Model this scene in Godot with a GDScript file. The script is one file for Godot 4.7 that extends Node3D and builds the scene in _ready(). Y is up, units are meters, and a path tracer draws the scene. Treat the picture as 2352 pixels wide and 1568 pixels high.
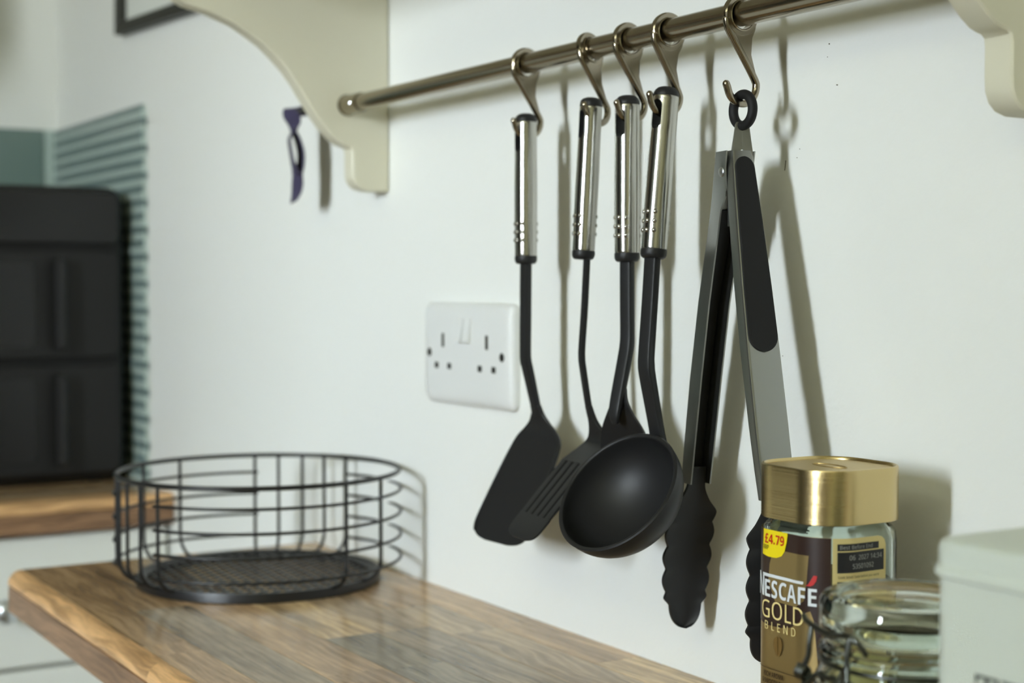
extends Node3D

# Kitchen corner: utensils on a hook rail over a walnut worktop, seen along the wall.
# Heights in this script are measured from the worktop's top, which lies Y0 above the floor.
const Y0 := 0.91
var M := {}
var rng := RandomNumberGenerator.new()


func _ready() -> void:
	rng.seed = 4711
	# ---- camera -------------------------------------------------------------
	var cam := Camera3D.new()
	cam.name = "camera"
	var attr := CameraAttributesPhysical.new()
	attr.frustum_focal_length = 78.66
	attr.frustum_focus_distance = 0.88
	attr.exposure_aperture = 9.6
	cam.attributes = attr
	cam.keep_aspect = Camera3D.KEEP_HEIGHT
	cam.fov = rad_to_deg(2.0 * atan(784.0 / 3524.8))
	cam.near = 0.02
	cam.far = 50.0
	cam.transform = Transform3D(Basis(Vector3(0.5194, 0.0001, -0.8546), Vector3(-0.0325, 0.9993, -0.0196), Vector3(0.8539, 0.038, 0.519)).orthonormalized(), Vector3(1.1612, 0.262 + Y0, 0.6328))
	add_child(cam)
	cam.current = true
	# ---- sky, exposure --------------------------------------------------------
	var env := Environment.new()
	env.background_mode = Environment.BG_SKY
	var sky := Sky.new()
	var sm := ProceduralSkyMaterial.new()
	sm.sky_top_color = Color(0.55, 0.66, 0.82)
	sm.sky_horizon_color = Color(0.86, 0.9, 0.94)
	sm.ground_bottom_color = Color(0.30, 0.33, 0.24)
	sm.ground_horizon_color = Color(0.55, 0.58, 0.5)
	sm.sky_energy_multiplier = 6.0
	sm.ground_energy_multiplier = 3.0
	sky.sky_material = sm
	env.sky = sky
	env.tonemap_mode = Environment.TONE_MAPPER_LINEAR
	env.tonemap_exposure = 1.0
	env.sdfgi_enabled = true
	env.ssao_enabled = true
	env.ssil_enabled = true
	var we := WorldEnvironment.new()
	we.name = "world_environment"
	we.environment = env
	add_child(we)
	# ---- daylight through the kitchen window ----------------------------------
	var day := AreaLight3D.new()
	day.name = "window_daylight"
	day.area_size = Vector2(0.80, 0.78)
	day.light_color = Color(0.93, 0.962, 0.957)
	day.light_energy = 24.6
	day.area_range = 12.0
	day.area_attenuation = 2.0
	day.shadow_enabled = true
	day.position = Vector3(1.47, 0.74 + Y0, 2.88)
	add_child(day)
	day.look_at_from_position(day.position, day.position + Vector3(0, 0, -1), Vector3.UP)
	# warm ceiling lamp of the room (its fitting is built in ceiling_lamp)
	materials()
	room()
	larder()
	broom_cupboard()
	wall_cupboard()
	tiles()
	worktops()
	cabinets()
	air_fryer()
	picture()
	shelf()
	rail_and_hooks()
	ribbon()
	utensils()
	tongs()
	socket()
	basket()
	coffee_jar()
	clip_jar()
	canister()


# ============================ naming helpers ==================================
var taken := {}


func numbered(n: String) -> String:
	if not taken.has(n):
		taken[n] = 0
		return n
	taken[n] += 1
	return "%s_%03d" % [n, taken[n]]


func thing(called: String, label: String, category: String, at := Vector3.ZERO, group := "") -> Node3D:
	var o := Node3D.new()
	o.name = numbered(called)
	add_child(o, true)
	o.position = at
	o.set_meta("label", label)
	o.set_meta("category", category)
	if group:
		o.set_meta("group", group)
	return o


func part(called: String, mesh: Mesh, mat: Material, parent: Node, label := "") -> MeshInstance3D:
	var o := MeshInstance3D.new()
	o.name = called
	var k := 0
	while parent.has_node(NodePath(String(o.name))):
		k += 1
		o.name = "%s_%03d" % [called, k]
	o.mesh = mesh
	o.material_override = mat
	o.cast_shadow = GeometryInstance3D.SHADOW_CASTING_SETTING_ON
	parent.add_child(o, true)
	if label:
		o.set_meta("label", label)
	return o


func struct(called: String, mesh: Mesh, mat: Material, label: String, category: String) -> MeshInstance3D:
	var o := part(called, mesh, mat, self)
	o.set_meta("kind", "structure")
	o.set_meta("label", label)
	o.set_meta("category", category)
	return o


# ============================ mesh helpers ====================================
class Tri:
	var p := PackedVector3Array()
	var uv := PackedVector2Array()

	func tri(a: Vector3, b: Vector3, c: Vector3) -> void:
		p.append(a); p.append(b); p.append(c)

	func quad(a: Vector3, b: Vector3, c: Vector3, d: Vector3) -> void:
		tri(a, b, c)
		tri(a, c, d)

	func loft(rings: Array, cap0 := true, cap1 := true, around := true) -> void:
		for i in rings.size() - 1:
			var a: PackedVector3Array = rings[i]
			var b: PackedVector3Array = rings[i + 1]
			var n := a.size()
			for j in (n if around else n - 1):
				var k := (j + 1) % n
				quad(a[j], b[j], b[k], a[k])
		if cap0:
			fan(rings[0], true)
		if cap1:
			fan(rings[rings.size() - 1], false)

	func fan(r: PackedVector3Array, flip: bool) -> void:
		var c := Vector3.ZERO
		for q in r:
			c += q
		c /= r.size()
		for j in r.size():
			var k := (j + 1) % r.size()
			if flip:
				tri(c, r[j], r[k])
			else:
				tri(c, r[k], r[j])

	func move(t: Transform3D, from := 0) -> void:
		for i in range(from, p.size()):
			p[i] = t * p[i]

	func add(o: Tri, t := Transform3D.IDENTITY) -> void:
		for q in o.p:
			p.append(t * q)

	# closed=true: outside found by the signed volume; else as given (counter-clockwise outside)
	func mesh(crease := 35.0, closed := true) -> ArrayMesh:
		var n := p.size()
		var fn := PackedVector3Array()
		var fu := PackedVector3Array()
		var vol := 0.0
		var c := Vector3.ZERO
		for q in p:
			c += q
		c /= maxf(n, 1)
		for i in range(0, n, 3):
			var f := (p[i + 1] - p[i]).cross(p[i + 2] - p[i])
			fn.append(f)
			fu.append(f.normalized())
			vol += (p[i] - c).dot((p[i + 1] - c).cross(p[i + 2] - c))
		var sgn := -1.0 if closed and vol < 0 else 1.0
		var at := {}
		for i in n:
			var key := Vector3i((p[i] * 500000.0).round())
			if at.has(key):
				at[key].append(i / 3)
			else:
				at[key] = [i / 3]
		var lim := cos(deg_to_rad(crease))
		var V := PackedVector3Array(); var N := PackedVector3Array(); var U := PackedVector2Array()
		V.resize(n); N.resize(n); U.resize(n)
		var has := uv.size() == n
		for i in n:
			var t := i / 3
			if fn[t].length_squared() < 1e-26:
				N[i] = Vector3.UP
			else:
				var s := Vector3.ZERO
				for g in at[Vector3i((p[i] * 500000.0).round())]:
					if fu[g].dot(fu[t]) > lim:
						s += fn[g]
				N[i] = s.normalized() * sgn if s.length_squared() > 0 else fu[t] * sgn
			V[i] = p[i]
			if has:
				U[i] = uv[i]
		if sgn > 0:
			for i in range(0, n, 3):
				var a := V[i + 1]; V[i + 1] = V[i + 2]; V[i + 2] = a
				var b := N[i + 1]; N[i + 1] = N[i + 2]; N[i + 2] = b
				var d := U[i + 1]; U[i + 1] = U[i + 2]; U[i + 2] = d
		var arr := []
		arr.resize(Mesh.ARRAY_MAX)
		arr[Mesh.ARRAY_VERTEX] = V
		arr[Mesh.ARRAY_NORMAL] = N
		arr[Mesh.ARRAY_TEX_UV] = U
		var m := ArrayMesh.new()
		m.add_surface_from_arrays(Mesh.PRIMITIVE_TRIANGLES, arr)
		return m


func circle(c: Vector3, ax: Vector3, ay: Vector3, r: float, n: int, r2 := -1.0) -> PackedVector3Array:
	var o := PackedVector3Array()
	for i in n:
		var a := TAU * i / n
		o.append(c + ax * cos(a) * r + ay * sin(a) * (r if r2 < 0 else r2))
	return o


func rrect(c: Vector3, ax: Vector3, ay: Vector3, hw: float, hh: float, r: float, k := 3) -> PackedVector3Array:
	var o := PackedVector3Array()
	r = minf(r, minf(hw, hh) * 0.98)
	for q in 4:
		var sx := 1.0 if q == 0 or q == 3 else -1.0
		var sy := 1.0 if q < 2 else -1.0
		for i in k + 1:
			var a := PI / 2 * (q + float(i) / k)
			o.append(c + ax * (sx * (hw - r) + cos(a) * r) + ay * (sy * (hh - r) + sin(a) * r))
	return o


func smooth_path(pts: Array, per := 6) -> PackedVector3Array:
	var o := PackedVector3Array()
	for i in pts.size() - 1:
		var a: Vector3 = pts[maxi(i - 1, 0)]
		var b: Vector3 = pts[i]
		var c: Vector3 = pts[i + 1]
		var d: Vector3 = pts[mini(i + 2, pts.size() - 1)]
		for k in per:
			o.append(b.cubic_interpolate(c, a, d, float(k) / per))
	o.append(pts[pts.size() - 1])
	return o


# a round wire along a path; ends domed
func tube(t: Tri, path: PackedVector3Array, r: float, n := 10, closed := false, dome := true) -> void:
	var rings := []
	var m := path.size()
	var up := Vector3.ZERO
	for i in m:
		var d: Vector3
		if closed:
			d = (path[(i + 1) % m] - path[(i - 1 + m) % m]).normalized()
		else:
			d = (path[mini(i + 1, m - 1)] - path[maxi(i - 1, 0)]).normalized()
		if up == Vector3.ZERO:
			up = d.cross(Vector3.UP if absf(d.y) < 0.9 else Vector3.RIGHT).normalized()
		up = (up - d * up.dot(d)).normalized()
		var side := d.cross(up)
		if i == 0 and not closed and dome:
			for k in 3:
				var a := PI / 2 * (k + 0.3) / 3.3
				rings.append(circle(path[0] - d * r * cos(a), up, side, r * sin(a), n))
		rings.append(circle(path[i], up, side, r, n))
		if i == m - 1 and not closed and dome:
			for k in 3:
				var a := PI / 2 * (3 - k - 0.7) / 3.3
				rings.append(circle(path[i] + d * r * cos(a), up, side, r * sin(a), n))
	if closed:
		rings.append(rings[0])
		t.loft(rings, false, false)
	else:
		t.loft(rings)


# profile of (radius, height), turned about y
func lathe(t: Tri, prof: Array, n := 48, c := Vector3.ZERO) -> void:
	var rings := []
	for q in prof:
		rings.append(circle(c + Vector3(0, q.y, 0), Vector3.RIGHT, Vector3.BACK, maxf(q.x, 0.00001), n))
	t.loft(rings)


# a closed outline turned about y: a ring-shaped body
func lathe_ring(t: Tri, prof: Array, n := 48, c := Vector3.ZERO) -> void:
	var rings := []
	for q in prof:
		rings.append(circle(c + Vector3(0, q.y, 0), Vector3.RIGHT, Vector3.BACK, q.x, n))
	rings.append(rings[0])
	t.loft(rings, false, false)


# outline in the local xy plane, thick along z, edges chamfered by bev
func plate(t: Tri, poly: PackedVector2Array, th: float, bev: float, xf := Transform3D.IDENTITY) -> void:
	if Geometry2D.is_polygon_clockwise(poly):
		poly.reverse()
	var n := poly.size()
	var inner := PackedVector2Array()
	for i in n:
		var d0 := (poly[i] - poly[(i - 1 + n) % n]).normalized()
		var d1 := (poly[(i + 1) % n] - poly[i]).normalized()
		var nn := Vector2(-d0.y, d0.x) + Vector2(-d1.y, d1.x)
		var l := nn.length()
		nn = nn / l if l > 0.01 else Vector2(-d0.y, d0.x)
		inner.append(poly[i] + nn * bev / clampf(nn.dot(Vector2(-d0.y, d0.x)), 0.5, 1.0))
	var h := th / 2
	var zs := [-h, -h + bev, h - bev, h]
	var rings := []
	for k in 4:
		var r := PackedVector3Array()
		for i in n:
			var q: Vector2 = inner[i] if k == 0 or k == 3 else poly[i]
			r.append(xf * Vector3(q.x, q.y, zs[k]))
		rings.append(r)
	for k in 3:
		var a: PackedVector3Array = rings[k]
		var b: PackedVector3Array = rings[k + 1]
		for i in n:
			var j := (i + 1) % n
			t.quad(a[i], a[j], b[j], b[i])
	var idx := Geometry2D.triangulate_polygon(inner)
	for i in range(0, idx.size(), 3):
		var a: Vector2 = inner[idx[i]]
		var b: Vector2 = inner[idx[i + 1]]
		var c: Vector2 = inner[idx[i + 2]]
		if (b - a).cross(c - a) < 0:
			var s := b; b = c; c = s
		t.tri(xf * Vector3(a.x, a.y, h), xf * Vector3(b.x, b.y, h), xf * Vector3(c.x, c.y, h))
		t.tri(xf * Vector3(a.x, a.y, -h), xf * Vector3(c.x, c.y, -h), xf * Vector3(b.x, b.y, -h))


func box(t: Tri, c: Vector3, size: Vector3, bev := 0.001) -> void:
	var a := size / 2
	bev = minf(bev, minf(a.x, minf(a.y, a.z)) * 0.9)
	plate(t, PackedVector2Array([Vector2(-a.x, -a.y), Vector2(a.x, -a.y), Vector2(a.x, a.y), Vector2(-a.x, a.y)]), size.z, bev, Transform3D(Basis.IDENTITY, c))


func box_mesh(c: Vector3, size: Vector3, bev := 0.001) -> ArrayMesh:
	var t := Tri.new()
	box(t, c, size, bev)
	return t.mesh(20)


func rpoly(w: float, h: float, r: float, k := 6) -> PackedVector2Array:
	var o := PackedVector2Array()
	for q in rrect(Vector3.ZERO, Vector3.RIGHT, Vector3.UP, w / 2, h / 2, r, k):
		o.append(Vector2(q.x, q.y))
	return o


# a bar swept along (z, y): widths along x, thickness across the path
func strap(t: Tri, pts: Array, ws: Array, hs: Array, per := 6, rnd := 0.0012, x0 := 0.0) -> void:
	var P := []
	var W := []
	for i in pts.size():
		P.append(Vector3(0, pts[i].y, pts[i].x))
		W.append(Vector3(ws[i], hs[i], 0))
	var path := smooth_path(P, per)
	var wid := smooth_path(W, per)
	var rings := []
	for i in path.size():
		var d := (path[mini(i + 1, path.size() - 1)] - path[maxi(i - 1, 0)]).normalized()
		var nn := d.cross(Vector3.RIGHT).normalized()
		rings.append(rrect(path[i] + Vector3(x0, 0, 0), Vector3.RIGHT, nn, wid[i].x / 2, wid[i].y / 2, rnd, 2))
	t.loft(rings)


# ============================ materials =======================================
func mat(c: Color, rough := 0.5, metal := 0.0, spec := 0.5) -> StandardMaterial3D:
	var m := StandardMaterial3D.new()
	m.albedo_color = c
	m.roughness = rough
	m.metallic = metal
	m.metallic_specular = spec
	return m


func noise_tex(freq: float, size := 512, oct := 4, lo := Color.BLACK, hi := Color.WHITE) -> NoiseTexture2D:
	var f := FastNoiseLite.new()
	f.seed = 11
	f.frequency = freq
	f.fractal_octaves = oct
	var x := NoiseTexture2D.new()
	x.width = size
	x.height = size
	x.seamless = true
	x.noise = f
	var g := Gradient.new()
	g.set_color(0, lo)
	g.set_color(1, hi)
	x.color_ramp = g
	return x


func wood_image(seed_: int, figured: float) -> ImageTexture:
	# grain runs along u; tone only, tinted by the stave's own colour
	var f := FastNoiseLite.new()
	f.seed = seed_
	f.frequency = 1.0
	f.fractal_octaves = 3
	var w := 512
	var h := 256
	var im := Image.create(w, h, false, Image.FORMAT_RGB8)
	for y in h:
		for x in w:
			var u := float(x) / w
			var v := float(y) / h
			var bend := f.get_noise_2d(u * 2.2, v * 1.5) * figured
			var a := f.get_noise_2d(u * 3.0 + 40, (v + bend) * 26.0)
			var b := f.get_noise_2d(u * 14.0 + 90, v * 120.0)
			var c := f.get_noise_2d(u * 1.3 + 7, (v + bend) * 6.0)
			var k := 0.85 + 0.23 * a + 0.14 * b + 0.20 * c
			k = clampf(k, 0.4, 1.0)
			im.set_pixel(x, y, Color(k, pow(k, 1.08), pow(k, 1.2)))
	return ImageTexture.create_from_image(im)


func brushed_image() -> ImageTexture:
	var im := Image.create(256, 512, false, Image.FORMAT_RGB8)
	var r := RandomNumberGenerator.new()
	r.seed = 5
	for y in 512:
		var row := r.randf()
		for x in 256:
			var k := 0.5 + (row - 0.5) * 0.7 + (r.randf() - 0.5) * 0.12
			im.set_pixel(x, y, Color(k, k, k))
	return ImageTexture.create_from_image(im)


func materials() -> void:
	M.paint = mat(Color(0.90, 0.905, 0.885), 0.62, 0, 0.4)
	M.paint.heightmap_enabled = true
	M.paint.heightmap_texture = noise_tex(0.03, 512, 5)
	M.paint.heightmap_scale = 0.03
	M.paint.uv1_triplanar = true
	M.paint.uv1_world_triplanar = true
	M.paint.uv1_scale = Vector3(4, 4, 4)
	M.paint_room = mat(Color(0.44, 0.425, 0.33), 0.85, 0, 0.3)
	M.larder = mat(Color(0.42, 0.36, 0.27), 0.6)
	M.ceiling = mat(Color(0.78, 0.77, 0.67), 0.85, 0, 0.3)
	M.floor = mat(Color(0.46, 0.39, 0.28), 0.5)
	M.cream = mat(Color(0.825, 0.81, 0.725), 0.42, 0, 0.45)
	M.cabinet = mat(Color(0.86, 0.865, 0.84), 0.4, 0, 0.5)
	M.plastic = mat(Color(0.865, 0.87, 0.86), 0.28, 0, 0.5)
	M.dark_hole = mat(Color(0.07, 0.07, 0.06), 0.6)
	M.nylon = mat(Color(0.115, 0.115, 0.118), 0.46, 0, 0.42)
	M.nylon.heightmap_enabled = true
	M.nylon.heightmap_texture = noise_tex(0.2, 256, 3)
	M.nylon.heightmap_scale = 0.004
	M.nylon.uv1_triplanar = true
	M.nylon.uv1_scale = Vector3(60, 60, 60)
	M.rubber = mat(Color(0.105, 0.105, 0.108), 0.6, 0, 0.35)
	M.steel = mat(Color(0.74, 0.735, 0.71), 0.185, 1.0)
	M.steel_dull = mat(Color(0.62, 0.625, 0.61), 0.34, 1.0)
	M.nickel = mat(Color(0.62, 0.585, 0.52), 0.19, 1.0)
	M.chrome = mat(Color(0.80, 0.81, 0.82), 0.12, 1.0)
	M.wire = mat(Color(0.075, 0.076, 0.08), 0.38, 0, 0.5)
	M.black_body = mat(Color(0.105, 0.105, 0.105), 0.45, 0, 0.4)
	M.black_gloss = mat(Color(0.125, 0.125, 0.125), 0.25, 0, 0.4)
	M.seam = mat(Color(0.03, 0.03, 0.03), 0.7)
	M.frame_black = mat(Color(0.17, 0.17, 0.15), 0.5)
	M.print = mat(Color(0.84, 0.85, 0.82), 0.7)
	M.ribbon = mat(Color(0.22, 0.20, 0.31), 0.7)
	M.ribbon.rim_enabled = true
	M.ribbon.rim = 0.3
	M.peg = mat(Color(0.16, 0.16, 0.14), 0.5)
	M.tile_dark = mat(Color(0.42, 0.49, 0.485), 0.3)
	M.tile_light = mat(Color(0.68, 0.745, 0.715), 0.3)
	M.grout = mat(Color(0.75, 0.79, 0.76), 0.8)
	M.glass_panel = mat(Color(0.43, 0.505, 0.48), 0.2)
	# wood
	M.wood = []
	var grain := [wood_image(3, 0.05), wood_image(8, 0.09), wood_image(21, 0.03)]
	var tones := [Color(0.92, 0.775, 0.61), Color(0.82, 0.71, 0.565), Color(0.73, 0.645, 0.53), Color(0.98, 0.84, 0.64), Color(0.65, 0.59, 0.49), Color(0.87, 0.72, 0.545), Color(0.78, 0.645, 0.485)]
	for i in tones.size():
		var w := mat(tones[i], 0.2, 0, 0.55)
		w.albedo_texture = grain[i % 3]
		w.roughness_texture = null
		M.wood.append(w)
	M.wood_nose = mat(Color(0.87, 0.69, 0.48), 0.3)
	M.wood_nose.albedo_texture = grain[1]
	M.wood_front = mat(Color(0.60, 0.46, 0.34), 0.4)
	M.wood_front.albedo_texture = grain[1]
	# jar
	M.gold = mat(Color(0.83, 0.745, 0.545), 0.26, 1.0)
	M.gold.roughness_texture = null
	M.gold.heightmap_enabled = true
	M.gold.heightmap_texture = brushed_image()
	M.gold.heightmap_scale = 0.006
	M.gold.uv1_scale = Vector3(1, 1, 1)
	M.gold_top = mat(Color(0.80, 0.71, 0.50), 0.42, 1.0)
	M.label_gold = mat(Color(0.72, 0.625, 0.42), 0.34, 0.85)
	M.label_pale = mat(Color(0.84, 0.77, 0.53), 0.45, 0.3)
	M.label_brown = mat(Color(0.19, 0.125, 0.10), 0.35, 0.0)
	M.letter_white = mat(Color(0.86, 0.88, 0.89), 0.5)
	M.letter_pale = mat(Color(0.92, 0.84, 0.58), 0.45)
	M.letter_dark = mat(Color(0.22, 0.15, 0.09), 0.5)
	M.letter_grey = mat(Color(0.62, 0.62, 0.60), 0.5)
	M.red = mat(Color(0.75, 0.10, 0.07), 0.45)
	M.yellow = mat(Color(0.93, 0.84, 0.06), 0.45)
	M.label_black = mat(Color(0.10, 0.10, 0.11), 0.45)
	M.bean = mat(Color(0.50, 0.39, 0.20), 0.35, 0.3)
	M.coffee = mat(Color(0.20, 0.12, 0.07), 0.8)
	M.glass = mat(Color(0.93, 0.97, 0.95, 0.0), 0.02)
	M.glass.refraction_enabled = true
	M.glass.refraction_scale = 0.05
	M.tin = mat(Color(0.80, 0.825, 0.785), 0.35, 0, 0.45)
	M.tin_letter = mat(Color(0.26, 0.27, 0.26), 0.5)
	M.speck = mat(Color(0.35, 0.33, 0.27), 0.7)
	M.knob = mat(Color(0.80, 0.82, 0.84), 0.3, 1.0)
	M.clip_wire = mat(Color(0.36, 0.37, 0.355), 0.3, 1.0)


# ============================ the room ========================================
func room() -> void:
	var xl := -1.2237
	var xr := 3.3
	var zf := 2.9
	var yc := 1.49
	var th := 0.12
	# floor, ceiling
	struct("floor", box_mesh(Vector3((xl + xr) / 2, -th / 2, zf / 2), Vector3(xr - xl + 2 * th, th, zf + 2 * th), 0.0005), M.floor, "warm brown kitchen floor far below the worktops", "floor")
	struct("ceiling", box_mesh(Vector3((xl + xr) / 2, Y0 + yc + th / 2, zf / 2), Vector3(xr - xl + 2 * th, th, zf + 2 * th), 0.0005), M.ceiling, "plain pale ceiling above the kitchen", "ceiling")
	var h := Y0 + yc
	struct("wall_back", box_mesh(Vector3((xl + xr) / 2, h / 2, -th / 2), Vector3(xr - xl + 2 * th, h, th), 0.0005), M.paint, "white painted wall behind the utensil rail and double socket", "wall")
	struct("wall_left", box_mesh(Vector3(xl - th / 2, h / 2, zf / 2), Vector3(th, h, zf), 0.0005), M.paint, "pale painted wall behind the black air fryer, in shade", "wall")
	struct("wall_right", box_mesh(Vector3(xr + th / 2, h / 2, zf / 2), Vector3(th, h, zf), 0.0005), M.paint_room, "warm painted side wall behind the viewer", "wall")
	# front wall with the window opening, one mesh of four pieces round the hole
	var t := Tri.new()
	var wx0 := 1.03
	var wx1 := 1.91
	var wy0 := Y0 + 0.31
	var wy1 := Y0 + 1.17
	var zc := zf + th / 2
	box(t, Vector3((xl - th + wx0) / 2, h / 2, zc), Vector3(wx0 - xl + th, h, th), 0.0002)
	box(t, Vector3((wx1 + xr + th) / 2, h / 2, zc), Vector3(xr + th - wx1, h, th), 0.0002)
	box(t, Vector3((wx0 + wx1) / 2, wy0 / 2, zc), Vector3(wx1 - wx0, wy0, th), 0.0002)
	box(t, Vector3((wx0 + wx1) / 2, (wy1 + h) / 2, zc), Vector3(wx1 - wx0, h - wy1, th), 0.0002)
	struct("wall_front", t.mesh(20), M.paint_room, "warm painted wall with the kitchen window, opposite the utensil rail", "wall")
	# window frame in the opening
	var f := Tri.new()
	var fz := zf + 0.08
	for s in [[wx0 + 0.02, 0], [wx1 - 0.02, 0]]:
		box(f, Vector3(s[0], (wy0 + wy1) / 2, fz), Vector3(0.04, wy1 - wy0, 0.05), 0.003)
	for y in [wy0 + 0.02, wy1 - 0.02]:
		box(f, Vector3((wx0 + wx1) / 2, y, fz), Vector3(wx1 - wx0 - 0.08, 0.04, 0.05), 0.003)
	struct("window_1", f.mesh(20), M.plastic, "white frame of the kitchen window that lets the daylight in", "window")


func larder() -> void:
	# tall unit on the window side of the kitchen, behind the viewer: it keeps part of the daylight from the right end of the wall
	var o := thing("larder_cupboard", "tall brown larder cupboard on the window side of the kitchen", "cupboard", Vector3(1.14, 0.0, 1.9))
	part("carcass", box_mesh(Vector3(0.3, 1.0, 0.3), Vector3(0.6, 2.0, 0.6), 0.003), M.larder, o)
	for k in 2:
		var d := part("door", box_mesh(Vector3.ZERO, Vector3(0.294, 1.9, 0.02), 0.003), M.larder, o)
		d.position = Vector3(0.15 + k * 0.3, 1.03, -0.0105)
		part("handle", box_mesh(Vector3(0.11 if k == 0 else -0.11, 0, -0.025), Vector3(0.012, 0.16, 0.03), 0.003), M.chrome, d)


func broom_cupboard() -> void:
	# tall unit left of the window
	var o := thing("broom_cupboard", "tall brown broom cupboard standing at the far side of the window", "cupboard", Vector3(0.27, 0.0, 2.46))
	part("carcass", box_mesh(Vector3(0.30, 1.05, 0.215), Vector3(0.60, 2.1, 0.43), 0.003), M.larder, o)
	for k in 2:
		var d := part("door", box_mesh(Vector3.ZERO, Vector3(0.295, 2.0, 0.02), 0.003), M.larder, o)
		d.position = Vector3(0.15 + k * 0.30, 1.07, -0.0105)
		part("handle", box_mesh(Vector3(0.11 if k == 0 else -0.11, 0, -0.025), Vector3(0.012, 0.16, 0.03), 0.003), M.chrome, d)


func wall_cupboard() -> void:
	# units along the left wall outside the frame
	var o := thing("wall_cupboard", "brown wall cupboard over the far worktop", "cupboard", Vector3(-1.2227, Y0 + 0.60, 0.40))
	part("carcass", box_mesh(Vector3(0.15, 0.36, 0.54), Vector3(0.30, 0.72, 1.08), 0.002), M.larder, o)
	for k in 2:
		var d := part("door", box_mesh(Vector3.ZERO, Vector3(0.018, 0.714, 0.536), 0.003), M.larder, o)
		d.position = Vector3(0.3095, 0.36, 0.27 + k * 0.54)
		part("knob", box_mesh(Vector3(0.018, -0.3, 0.22 if k == 0 else -0.22), Vector3(0.02, 0.02, 0.02), 0.004), M.chrome, d)
	var f := thing("fridge_freezer", "tall black fridge freezer at the end of the far worktop", "fridge", Vector3(-1.2127, 0.0, 1.52))
	part("body", box_mesh(Vector3(0.29, 0.98, 0.32), Vector3(0.58, 1.94, 0.64), 0.006), M.black_body, f)
	for k in 2:
		var d := part("door", box_mesh(Vector3.ZERO, Vector3(0.05, 1.18 if k == 0 else 0.7, 0.63), 0.006), M.black_body, f)
		d.position = Vector3(0.606, 1.345 if k == 0 else 0.395, 0.32)
		part("handle", box_mesh(Vector3(0.04, 0, -0.26), Vector3(0.02, 0.4, 0.02), 0.005), M.chrome, d)
	part("plinth", box_mesh(Vector3(0.28, 0.02, 0.32), Vector3(0.5, 0.04, 0.6), 0.002), M.black_body, f)


func tiles() -> void:
	var wall := get_node("wall_back")
	var bt := Tri.new()
	# grout bed with the stepped right-hand edge of the rows
	box(bt, Vector3((-1.2237 - 0.790) / 2, Y0 + 0.247, 0.0015), Vector3(0.4335, 0.494, 0.003), 0.0004)
	part("tile_bed", bt.mesh(20), M.grout, wall)
	var cache := {}
	var y := 0.4935
	var row := 0
	while y > 0.004:
		var dark := row % 2 == 0
		var hh := 0.0078 if dark else 0.0082
		var right := -0.7925
		if dark:
			right = -0.7925 if (row / 2) % 2 == 0 else -0.7835
		else:
			right = -0.788
		var x := right
		var first := 0.098 if (row / 2) % 2 == 0 else 0.049
		while x > -1.2225:
			var l: float = minf(first if x == right else 0.098, x + 1.2225)
			if l > 0.006:
				var key := Vector2i(roundi(l * 10000), int(dark))
				if not cache.has(key):
					cache[key] = box_mesh(Vector3.ZERO, Vector3(l - 0.0012, hh, 0.0055), 0.0009)
				var tone: Material = M.tile_dark if dark else M.tile_light
				var o := part("tile", cache[key], tone, wall)
				o.position = Vector3(x - l / 2, Y0 + y - hh / 2, 0.0045)
			x -= l
		y -= hh + 0.0008
		row += 1
	# specks and a scratch on the paint
	for q in [[0.4802, 0.4029, 0.0008, 0.0008], [0.4788, 0.3954, 0.0004, 0.0005], [0.4871, 0.3781, 0.0012, 0.0006], [0.4552, 0.3431, 0.0006, 0.0004], [0.4529, 0.3380, 0.0008, 0.0004], [0.4423, 0.3340, 0.0004, 0.0062], [0.4411, 0.2173, 0.0005, 0.0005]]:
		var sp := part("speck", box_mesh(Vector3.ZERO, Vector3(q[2], q[3], 0.0003), 0.00005), M.speck, wall)
		sp.position = Vector3(q[0], Y0 + q[1], 0.0001)
		sp.rotation.z = -0.15
	# glass splash panel round the corner, on the left wall, with its edge strip
	var lw := get_node("wall_left")
	part("splash_panel", box_mesh(Vector3(-1.2207, Y0 + 0.248, 0.46), Vector3(0.006, 0.494, 0.876), 0.001), M.glass_panel, lw, "smooth grey green splash panel")
	part("edge_strip", box_mesh(Vector3(-1.2197, Y0 + 0.248, 0.0125), Vector3(0.008, 0.494, 0.017), 0.001), M.tile_light, lw, "pale edging strip")


# ============================ worktops ========================================
func stave_mesh(l: float, w: float, th: float, uv0: Vector2) -> ArrayMesh:
	var t := Tri.new()
	box(t, Vector3.ZERO, Vector3(l, th, w), 0.00025)
	for q in t.p:
		t.uv.append(uv0 + Vector2(q.x / 0.42, (q.z + q.y) / 0.16))
	return t.mesh(20)


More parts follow.
